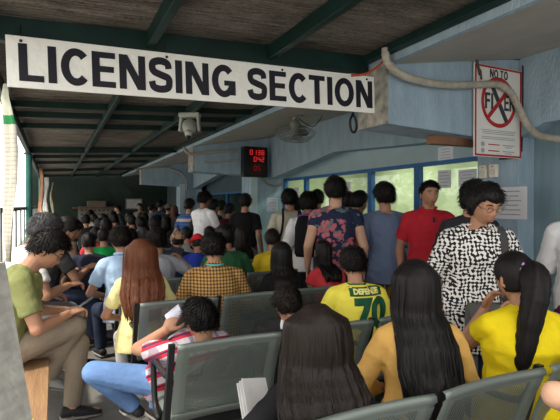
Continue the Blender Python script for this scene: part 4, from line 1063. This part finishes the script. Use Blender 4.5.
person('bare-shouldered person cut off at the lower right corner', (1.34, .60), 0, fem=True, seat=.32, lean=12, roll=36, hp=10, sc=1.05, sk='light', hair=('crop', 'b'), shirt=cloth('plum_top', (.08, .02, .05)), sleeve='none', vox=.008, arms={-1: (V((.10, .20, .80)), V((-.9, .5, .25)), V((.8, .3, -.5)), V((0, .5, .8)))})
# --- second bench
def wl(loc, face, sc, p):           # a point of the hall in a sitter's own frame
    f_ = math.radians(face); x, y = p[0]-loc[0], p[1]-loc[1]
    return V(((x*math.cos(f_)+y*math.sin(f_))/sc, (-x*math.sin(f_)+y*math.cos(f_))/sc, p[2]/sc))
L_ = (.64, 2.80); fc_ = 16; sc_ = .93
R = person('slouching man in red plaid shirt and jeans holding a cup to his face', L_, fc_, lean=-56, hp=20, hy=0, seat=.34, sc=sc_, hair=('crop', 'b', 1.2), shirt=pattern('red_plaid', f_redplaid), pants=JEANS, vox=.0055, sleeve='short',
    arms={-1: (wl(L_, fc_, sc_, (.55, 2.54, .79)), V((-.09, .16, -.215)), V((.75, .05, .9)), V((-.7, -.5, .3)))},
    legs={-1: (wl(L_, fc_, sc_, (.46, 3.0, .2)), V((-1.0, .3, .8))), 1: (V((.10, .40, .085)), V((.1, .7, .9)))}, curl=(.9, .6), neckpitch=-2)
a = R['MW'] @ (R['J'][-1][2]+V((.07, .02, .075)))
g = Geo(); g.cap((0, 0, -.045), (0, 0, .05), .030, .038, True, True); t = tag(obj('paper_cup', g, mat('cup_lilac', (.62, .62, .74), .5), smooth=False, loc=a), 'pale paper cup in the raised hand of the man in red plaid', 'cup'); t.rotation_euler = (.5, .9, .3)
R = person('dark-haired man slouched low in dark clothes beside the black-haired woman', (1.12, 2.66), -6, head=(288, 288), lean=-42, hp=18, neckpitch=-2, seat=.36, sc=.98, hair=('crop', 'd', 1.1), shirt=cloth('dark_grey_shirt', (.03, .028, .03)), collar=cloth('white', (.7, .7, .7)), vox=.008)
R = person('young man in yellow jersey with green number 70', (1.74, 2.42), -18, head=(354, 247), lean=7, hp=16, sc=.99, hair=('spiky', 'b', 1.1), shirt=pattern('jersey_yellow', f_zlines), vox=.008)
JG = cloth('jersey_green', (.02, .10, .05)); z_ = R['spine'](.42).z; on_back(R, '70', .29, z_-.115, JG, 'jersey_number', .014, .9, .075)
on_back(R, (.25, .062), 0, z_+.05, JG, 'name_band', x=.045); on_back(R, 'DEFENSE', .05, z_+.05, cloth('jersey_letters', (.85, .78, .25)), 'jersey_name', .003, 1, .045, .007)
q = Geo(); c = R['spine'](.505); q.tube([c+V((.07*math.cos(i*PI/12), .066*math.sin(i*PI/12), .008)) for i in range(24)], .009, 8, True); obj('neck_trim', q, JG, R['shirt'], smooth=True)
# --- third bench
person('woman with long reddish-brown hair in pale yellow top', (.60, 3.42), -4, head=(141, 238), fem=True, lean=4, hp=6, sc=1.04, hair=('long', 'r', .56, 1.35, .06), shirt=cloth('pale_yellow', (.76, .68, .32)), pants=cloth('white_trousers', (.6, .6, .58)), vox=.009, sleeve='short')
R = person('broad man in brown and yellow check shirt with a turquoise neck strap', (1.10, 3.42), -12, head=(214, 233), lean=8, hp=14, sc=1.02, fat=1.18, hair=('crop', 'b', 1.25), shirt=pattern('brown_check', f_check), vox=.008, collar=True, sleeve='elbow')
q = Geo(); c = R['spine'](.525); q.tube([c+V((.070*math.cos(i*PI/12), .064*math.sin(i*PI/12)-.004, .012+.01*math.sin(i*PI/12))) for i in range(24)], .009, 8, True); obj('neck_strap', q, mat('turquoise_strap', (.1, .5, .55), .6), R['o'], smooth=True)
person('woman with long black hair in dark clothes in the third row', (1.63, 3.34), -8, head=(282, 247), fem=True, lean=6, hp=8, sc=.95, hair=('long', 'b', .60, 1.05, .03), shirt=BLK, vox=.010)
person('woman in red top with straight dark hair in the third row', (2.03, 3.36), 0, head=(323, 247), fem=True, lean=8, hp=14, hy=8, sc=.95, hair=('long', 'b', .36, .85, .03), shirt=cloth('coral_red', (.62, .05, .06)), vox=.010, sleeve='cap')
# --- fourth bench
person('man in light blue shirt catching the daylight beside the aisle', (.56, 4.38), 8, head=(121, 227), lean=6, hp=14, sc=1.03, hair=('crop', 'd', 1.2), shirt=cloth('light_blue', (.42, .58, .80)), vox=.009, collar=True)
R = person('man in pale grey shirt raising a phone hand beside the long brown hair', (.93, 4.38), -6, head=(157, 228), lean=6, hp=10, sc=1.05, hair=('crop', 'd', 1.1), shirt=cloth('pale_grey', (.36, .37, .42)), vox=.009, arms={1: (V((.27, .22, 1.0)), V((.8, -.4, -.7)), V((-.5, .4, .8)), V((.6, -.4, .3)))}, curl=(.6, 1.0))
a = R['MW'] @ (R['J'][1][2]+V((-.04, .03, .1))); t = tag(empty('smartphone', a, .2), 'dark smartphone in the raised hand of the man in pale grey', 'phone'); t.rotation_euler = (1.2, .3, 0)
g = Geo(); g.box((0, 0, 0), (.13, .068, .009)); obj('phone_body', g, BLACK, t, bevel=.003); g = Geo(); g.box((0, 0, .005), (.11, .06, .001)); obj('screen', g, mat('phone_screen3', (.05, .06, .08), .1), t)
person('person in green shirt mostly hidden behind the brown check shirt', (1.52, 4.36), -6, head=(226, 224), lean=6, hp=4, sc=1.03, fat=1.1, hair=('spiky', 'b', 1.1), shirt=cloth('forest_green', (.03, .11, .05)), vox=.010)
person('boy in yellow t-shirt beside the far blue column', (2.06, 4.42), -14, head=(273, 229), lean=8, hp=14, sc=1.0, hair=('spiky', 'd', 1.1), shirt=cloth('yellow_tee', (.72, .52, .03)), vox=.010)
# --- fifth bench
R = person('man in camouflage cap and navy shirt', (1.1, 5.05), -6, head=(178, 230), lean=6, hp=6, sc=.99, hair=('cap', pattern('camo_cap', f_camo), -6), shirt=cloth('navy', (.025, .045, .10)), vox=.010)
person('boy in red cap and royal blue shirt', (1.40, 4.92), -8, head=(198, 233), lean=12, hp=16, sc=.94, hair=('cap', cloth('red_cap', (.62, .03, .045)), -14), shirt=cloth('royal_blue', (.03, .06, .42)), vox=.010)
person('woman with long dark hair beside the green shirt', (1.86, 5.3), -4, head=(242, 226), fem=True, lean=4, hp=6, sc=1.08, hair=('long', 'd', .5, 1.0, .03), shirt=cloth('grey_shirt', (.25, .25, .26)), vox=.011)
person('man in dark blue polo in the fifth row nearest the aisle', (.66, 5.36), 0, head=(89, 233), lean=8, hp=16, sc=.97, hair=('crop', 'b'), shirt=cloth('dark_polo', (.03, .035, .06)), vox=.011)
# --- sixth bench
R = person('man in bright green t-shirt with a black strap across his back', (.58, 6.28), 0, head=(104, 229), lean=6, hp=10, sc=.97, hair=('crop', 'b', 1.1), shirt=cloth('kelly_green', (.02, .36, .09)), vox=.011)
sh_ = R['shirt']; bv = BVHTree.FromPolygons([v.co for v in sh_.data.vertices], [p.vertices for p in sh_.data.polygons])
pts = []
for i in range(14):
    x = -.13+.25*i/13; z = .62+.36*i/13; h = bv.ray_cast(V((x, -2, z)), V((0, 1, 0)))[0]
    if h: pts.append(V((x, h.y-.004, z)))
g = Geo(); g.tube(pts, .017, 6); obj('shoulder_strap', g, BLK, R['o'])
person('person in red shirt just left of the green t-shirt', (.50, 6.75), 6, head=(96, 234), lean=8, hp=10, sc=.92, hair=('crop', 'b'), shirt=cloth('red_tee', (.5, .04, .05)), vox=.012)
person('person in dark shirt and white towel behind the man in light blue', (1.05, 6.28), 0, head=(131, 231), lean=6, hp=10, sc=.96, hair=('crop', 'b'), shirt=cloth('off_white', (.45, .45, .44)), vox=.012)
person('person in grey t-shirt seated left of the red cap', (1.72, 6.26), 0, head=(187, 238), lean=6, hp=8, sc=.98, hair=('crop', 'b'), shirt=cloth('heather', (.3, .3, .31)), vox=.012)
person('person in yellow and white shirt in the sixth row', (1.36, 6.3), 0, head=(142, 227), lean=10, hp=10, sc=.9, hair=('crop', 'g'), shirt=cloth('pale_lemon', (.5, .45, .2)), vox=.012)
person('person in dark shirt at the right end of the sixth row', (2.05, 6.3), 0, head=(210, 228), lean=4, hp=8, sc=.98, hair=('crop', 'b'), shirt=cloth('charcoal', (.03, .03, .033)), vox=.012)
# --- the dim rows beyond
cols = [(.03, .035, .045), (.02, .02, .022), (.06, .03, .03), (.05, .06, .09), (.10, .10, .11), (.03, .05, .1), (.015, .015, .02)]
k = 0
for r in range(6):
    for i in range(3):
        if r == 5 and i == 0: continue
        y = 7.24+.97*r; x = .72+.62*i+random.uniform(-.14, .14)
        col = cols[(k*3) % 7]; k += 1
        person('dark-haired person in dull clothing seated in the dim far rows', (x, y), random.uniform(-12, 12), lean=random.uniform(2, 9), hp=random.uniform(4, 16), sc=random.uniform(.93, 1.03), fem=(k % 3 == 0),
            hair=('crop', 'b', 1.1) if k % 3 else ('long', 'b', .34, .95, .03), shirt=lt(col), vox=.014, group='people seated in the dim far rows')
# --- standing by the windows and in the hall
def stand(label, px, d, face, top_py, **kw):
    return person(label, at(px, d), face, 'stand', head=(px, top_py), **kw)
R = stand('man in red polo shirt facing the camera by the counter windows', 430, 4.25, 148, 178, hp=3, hy=10, lean=0, sk='mid', hair=('crop', 'b', .25), shirt=cloth('red_polo', (.48, .025, .04)), vox=.006, facefx=True, collar=True, pants=DJ, hem=.16)
q = Geo(); q.cap(R['MH4'] @ V((0, .11, -.2)), R['MH4'] @ V((0, .112, -.235)), .008, .012); obj('sunglasses', q, BLACK, R['o'])
R = stand('short-haired woman in black and white patterned blouse with a grey sling bag', 485, 2.78, 152, 181, fem=True, hp=24, hy=16, lean=3, fat=1.3, hair=('bob', 'b', .8), shirt=pattern('houndstooth', f_hounds), sleeve='elbow', vox=.006, facefx='down', hem=.24, pants=cloth('grey_trousers', (.16, .15, .17)),
    arms={1: (V((.26, .10, .86)), V((.4, -1, 0)), V((0, .2, -1)), V((1, 0, 0))), -1: (V((-.14, .22, .98)), V((-.8, -.6, -.4)), V((.4, .4, -.8)), V((-.4, 1, .2)))}, curl=(.8, .7))
glasses(R, mat('gold_frame', (.10, .07, .04), .3, metal=.5)); PW = R
bag = empty('sling_bag', R['o'].location, R['o'].rotation_euler.z); tag(bag, 'grey sling bag hanging in front of the patterned blouse', 'bag'); bag.scale = R['o'].scale
BAGM = cloth('bag_grey', (.11, .11, .10))
g = Geo(); g.loft([(V((0, .20, .74)), V((.125, 0, 0)), V((0, .04, 0))), (V((0, .205, .76)), V((.14, 0, 0)), V((0, .055, 0))), (V((0, .20, .88)), V((.14, 0, 0)), V((0, .05, 0))), (V((0, .19, .95)), V((.13, 0, 0)), V((0, .03, 0)))]); obj('bag_body', g, BAGM, bag, smooth=True)
g = Geo(); g.loft([(V((0, .262, .85)), V((.13, 0, 0)), V((0, .006, 0))), (V((0, .245, .92)), V((.135, 0, 0)), V((0, .008, 0))), (V((0, .21, .965)), V((.13, 0, 0)), V((0, .03, 0)))]); obj('bag_flap', g, BAGM, bag, smooth=True)
g = Geo(); g.tube([(-.12, .268, .85), (.12, .268, .85)], .004, 6); obj('zip', g, STEEL, bag)
sh_ = R['shirt']; bv = BVHTree.FromPolygons([v.co for v in sh_.data.vertices], [p.vertices for p in sh_.data.polygons]); pts = []
for i in range(16):
    u = i/15; x = -.10-.02*u+.0*u; z = .97+.46*u; h = bv.ray_cast(V((x, 2, z)), V((0, -1, 0)))[0]
    if h: pts.append(V((x, h.y+.006, z)))
g = Geo()
for p in pts: pass
b0 = 0
for i, p in enumerate(pts): g.v += [p+V((-.022, 0, 0)), p+V((.022, 0, 0)), p+V((.022, .006, 0)), p+V((-.022, .006, 0))]
for i in range(len(pts)-1):
    for a_, b_ in ((0, 1), (1, 2), (2, 3), (3, 0)): g.f.append((i*4+a_, i*4+b_, i*4+4+b_, i*4+4+a_))
obj('bag_strap', g, cloth('strap_grey', (.06, .06, .062)), bag)
w = R['J'][1][2]; g = Geo(); g.tube([w+V((.032*math.cos(i*PI/8), .032*math.sin(i*PI/8), .03)) for i in range(16)], .006, 6, True); obj('bracelet', g, BLACK, R['o'])
stand('dark-haired person hidden behind the patterned blouse', 474, 3.5, 150, 180, hp=12, hy=20, lean=0, hair=('bob', 'b', 1.2), shirt=cloth('charcoal', (.03, .03, .033)), vox=.009, facefx=True, fat=.85)
R = stand('person in white shirt with a wristwatch cut off by the right edge', 588, 2.95, 120, 176, hp=4, hair=('crop', 'b'), shirt=cloth('white', (.72, .72, .72)), vox=.008, facefx=True, sleeve='elbow', sk='mid', pants=cloth('purple_trousers', (.12, .02, .06)))
w = R['J'][1][2]
for s in (1, -1):
    w = R['J'][s][2]; 
    if s == 1:
        g = Geo(); g.tube([w+V((.03*math.cos(i*PI/8), .034*math.sin(i*PI/8), .02)) for i in range(16)], .010, 6, True); wt = obj('wristwatch', g, mat('watch_white', (.65, .65, .65), .3), R['o'])
        g = Geo(); g.cap(w+V((.036, 0, .02)), w+V((.046, 0, .02)), .018, .018, True, True); obj('watch_dial', g, mat('watch_face', (.2, .2, .22), .2), wt)
stand('person in floral print top with cropped hair seen from behind', 336, 4.35, -30, 176, hp=2, lean=0, hair=('crop', 'b', 1.1), shirt=pattern('floral', f_floral), sleeve='cap', vox=.008, fat=1.08, hem=.2, sk='light', pants=DJ)
stand('man in slate blue t-shirt and mustard trousers facing the counter windows', 385, 4.45, -38, 182, hp=2, hy=20, lean=0, hair=('crop', 'b', 1.2), shirt=cloth('slate_blue', (.13, .17, .27)), vox=.008, fat=1.1, hem=.17, pants=MUST)
R = stand('person in beige shirt with a backpack strap by the far column', 290, 5.75, -30, 189, hp=6, lean=2, hair=('crop', 'b', 1.3), shirt=cloth('beige_shirt', (.50, .46, .36)), vox=.009, sleeve='elbow', hem=.18)
g = Geo(); g.tube(smooth_path([(-.08, .06, 1.44), (-.075, -.1, 1.42), (-.07, -.145, 1.3), (-.1, -.145, 1.12), (-.17, -.05, 1.06)], 5), .014, 6); obj('shoulder_strap', g, BLK, R['o'])
R = stand('person with white sleeves wearing a black backpack beside the floral top', 309, 4.95, -30, 192, hp=14, lean=4, hair=('bowl', 'b', 1.3), shirt=cloth('white', (.72, .72, .72)), vox=.009, sleeve='elbow')
bp = tag(empty('backpack', R['o'].location, R['o'].rotation_euler.z), 'black backpack with a purple edge worn beside the floral top', 'backpack'); bp.scale = R['o'].scale
g = Geo(); g.loft([(V((0, -.20, .98)), V((.13, 0, 0)), V((0, .06, 0))), (V((0, -.21, 1.02)), V((.15, 0, 0)), V((0, .085, 0))), (V((0, -.20, 1.3)), V((.145, 0, 0)), V((0, .08, 0))), (V((0, -.18, 1.42)), V((.11, 0, 0)), V((0, .05, 0)))]); obj('backpack_body', g, BLK, bp, smooth=True)
g = Geo(); g.tube([(-.12, -.2, 1.415), (0, -.215, 1.44), (.12, -.2, 1.415)], .012, 6); obj('trim', g, mat('purple_trim', (.2, .05, .3), .7), bp)
for s in (-1, 1): g = Geo(); g.tube(smooth_path([(s*.08, -.15, 1.42), (s*.1, -.02, 1.475), (s*.11, .12, 1.4), (s*.12, .14, 1.2), (s*.12, 0, 1.06), (s*.11, -.15, 1.03)], 4), .016, 6); obj('strap', g, BLK, bp)
stand('dark-haired person in red collar looking right behind the slate blue shoulder', 360, 5.1, -80, 190, hp=4, lean=0, hair=('crop', 'b'), sk='dark', shirt=cloth('red_tee', (.5, .04, .05)), vox=.010)
stand('dark-haired person at the glass between the floral top and the red collar', 349, 5.6, -35, 191, hp=4, lean=0, hair=('crop', 'b'), shirt=cloth('dark_polo', (.03, .035, .06)), vox=.011)
stand('person with dark hair standing at the glass behind the backpack', 318, 6.2, -40, 189, hp=4, lean=0, hair=('crop', 'b'), shirt=cloth('brown', (.08, .05, .04)), vox=.011)
stand('person in brown top right of the beige shirt', 297, 6.6, -60, 197, hp=2, lean=0, sk='dark', fem=True, hair=('crop', 'b'), shirt=cloth('brown', (.08, .05, .04)), vox=.011)
AX = {1: (V((-.02, .25, 1.12)), V((.9, -.3, -.7)), V((-1, .2, .1)), V((0, .9, .3))), -1: (V((.02, .23, 1.08)), V((-.9, -.3, -.7)), V((1, .2, .1)), V((0, .9, .3)))}
stand('man in white t-shirt with folded arms standing in the middle of the hall', 205, 7.0, -62, 190, hp=2, hy=0, lean=0, sk='dark', hair=('crop', 'b', .7), shirt=cloth('bright_white', (.9, .9, .92)), vox=.008, arms=AX, facefx=True)
stand('man in blue striped shirt left of the white t-shirt', 190, 7.9, -50, 198, hp=2, lean=0, hair=('crop', 'b'), shirt=pattern('blue_stripe', f_stripe), vox=.011)
stand('dark-haired person peering past the white t-shirt', 215, 7.9, -70, 199, hp=2, lean=0, sk='dark', hair=('crop', 'b'), shirt=cloth('charcoal', (.03, .03, .033)), vox=.011)
stand('person in grey-blue shirt between the white t-shirt and the maroon shirt', 222, 8.4, -60, 200, hp=2, lean=0, hair=('crop', 'b'), shirt=cloth('grey_blue', (.14, .18, .2)), vox=.012)
stand('man in maroon shirt leaning toward the man in black', 230, 7.3, -50, 203, hp=10, lean=4, hair=('crop', 'b'), shirt=cloth('maroon', (.13, .015, .025)), vox=.011)
stand('man in black t-shirt and red shorts against the far blue column', 246, 6.7, -40, 193, hp=2, lean=0, hair=('crop', 'b'), shirt=BLK, vox=.011, pants=cloth('red_shorts', (.35, .03, .04)), shortp=True)
stand('woman with long brown hair seen in the dim middle distance', 175, 10.4, -30, 205, fem=True, hp=4, lean=0, hair=('long', 'r', .5, .95, .03), shirt=cloth('charcoal', (.03, .03, .033)), vox=.012)
stand('person in grey cap with pale backpack straps in the middle distance', 169, 10.9, -40, 203, hp=2, lean=0, hair=('cap', cloth('grey_cap', (.14, .14, .14))), shirt=cloth('black2', (.02, .02, .022)), vox=.012)
stand('tall man in navy shirt standing in the distance', 161, 11.8, -60, 200, hp=2, lean=0, hair=('crop', 'b'), shirt=cloth('navy', (.025, .045, .10)), vox=.012)
stand('man in grey t-shirt and backpack in the distance', 152, 12.8, -60, 204, hp=2, lean=0, hair=('crop', 'b'), shirt=cloth('grey_dim', (.16, .16, .17)), vox=.012)
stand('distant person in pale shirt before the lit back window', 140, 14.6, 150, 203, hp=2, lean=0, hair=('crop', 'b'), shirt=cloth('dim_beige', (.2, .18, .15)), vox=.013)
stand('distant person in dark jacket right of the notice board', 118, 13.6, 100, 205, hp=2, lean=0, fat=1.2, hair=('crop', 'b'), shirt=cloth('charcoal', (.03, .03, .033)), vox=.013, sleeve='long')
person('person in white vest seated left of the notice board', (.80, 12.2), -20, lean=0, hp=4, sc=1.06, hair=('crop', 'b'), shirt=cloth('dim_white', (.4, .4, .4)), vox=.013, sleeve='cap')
# ================================================================== OUTSIDE, LIGHT
def tree(loc, h, label, n=420):
    t = tag(empty('tree', loc), label, 'tree', None)
    g = Geo(); g.cap((0, 0, 0), (.1, .05, h*.6), .12, .06); obj('trunk', g, WOODD, t, smooth=True)
    g = Geo(); rr = random.Random(int(h*100))
    for i in range(n):
        a = V((rr.gauss(0, 1), rr.gauss(0, 1), rr.gauss(0, .7))); a = a.normalized()*rr.uniform(.4, 1.0)*h*.34; c = V((0, 0, h*.68))+a
        u = V((rr.gauss(0, 1), rr.gauss(0, 1), rr.gauss(0, 1))).normalized(); w = u.orthogonal().normalized(); s_ = rr.uniform(.07, .13)
        b = len(g.v); g.v += [c-u*s_, c+w*s_*.45, c+u*s_, c-w*s_*.45]; g.f.append((b, b+1, b+2, b+3))
    obj('foliage', g, mat('leaf_green', (.22, .30, .08), .7, .3, 3), t)
tree((-3.2, 12.5, 0), 3.4, 'leafy tree outside beyond the green post')
tree((-5.0, 20.0, 0), 4.0, 'leafy tree outside farther off beyond the fence')
g = Geo(); g.box((-9, 12, 1.0), (.2, 26, 2.0)); struct(obj('wall_outside', g, mat('pale_outer_wall', (.6, .58, .52), .9, .08, 2)))
w = bpy.data.worlds.new('sky'); S.world = w; w.use_nodes = True; bg = w.node_tree.nodes['Background']
bg.inputs[0].default_value = (1.0, .98, .95, 1); bg.inputs[1].default_value = 1.6
sun = bpy.data.lights.new('sun', 'SUN'); sun.energy = 3.0; sun.angle = math.radians(4); sun.color = (1, .93, .8)
so = bpy.data.objects.new('sun', sun); COL.objects.link(so)
so.rotation_euler = V((.62, .10, -1.0)).to_track_quat('-Z', 'Y').to_euler()
def area(loc, size, e, rot, col=(1, .97, .9)):
    l = bpy.data.lights.new('office_light', 'AREA'); l.energy = e; l.shape = 'RECTANGLE'; l.size, l.size_y = size; l.color = col
    o = bpy.data.objects.new('office_light', l); COL.objects.link(o); o.location = loc; o.rotation_euler = rot
for y in (4.6, 6.9): area((5.4, y, 2.62), (.2, 1.2), 26, (0, 0, 0), (1, 1, .86))
vs = S.view_settings; vs.view_transform = 'Standard'; vs.look = 'None'; vs.gamma = 1; vs.use_curve_mapping = False; vs.exposure = .6
S.cycles.max_bounces = 8; S.cycles.transparent_max_bounces = 16; S.cycles.use_denoising = True
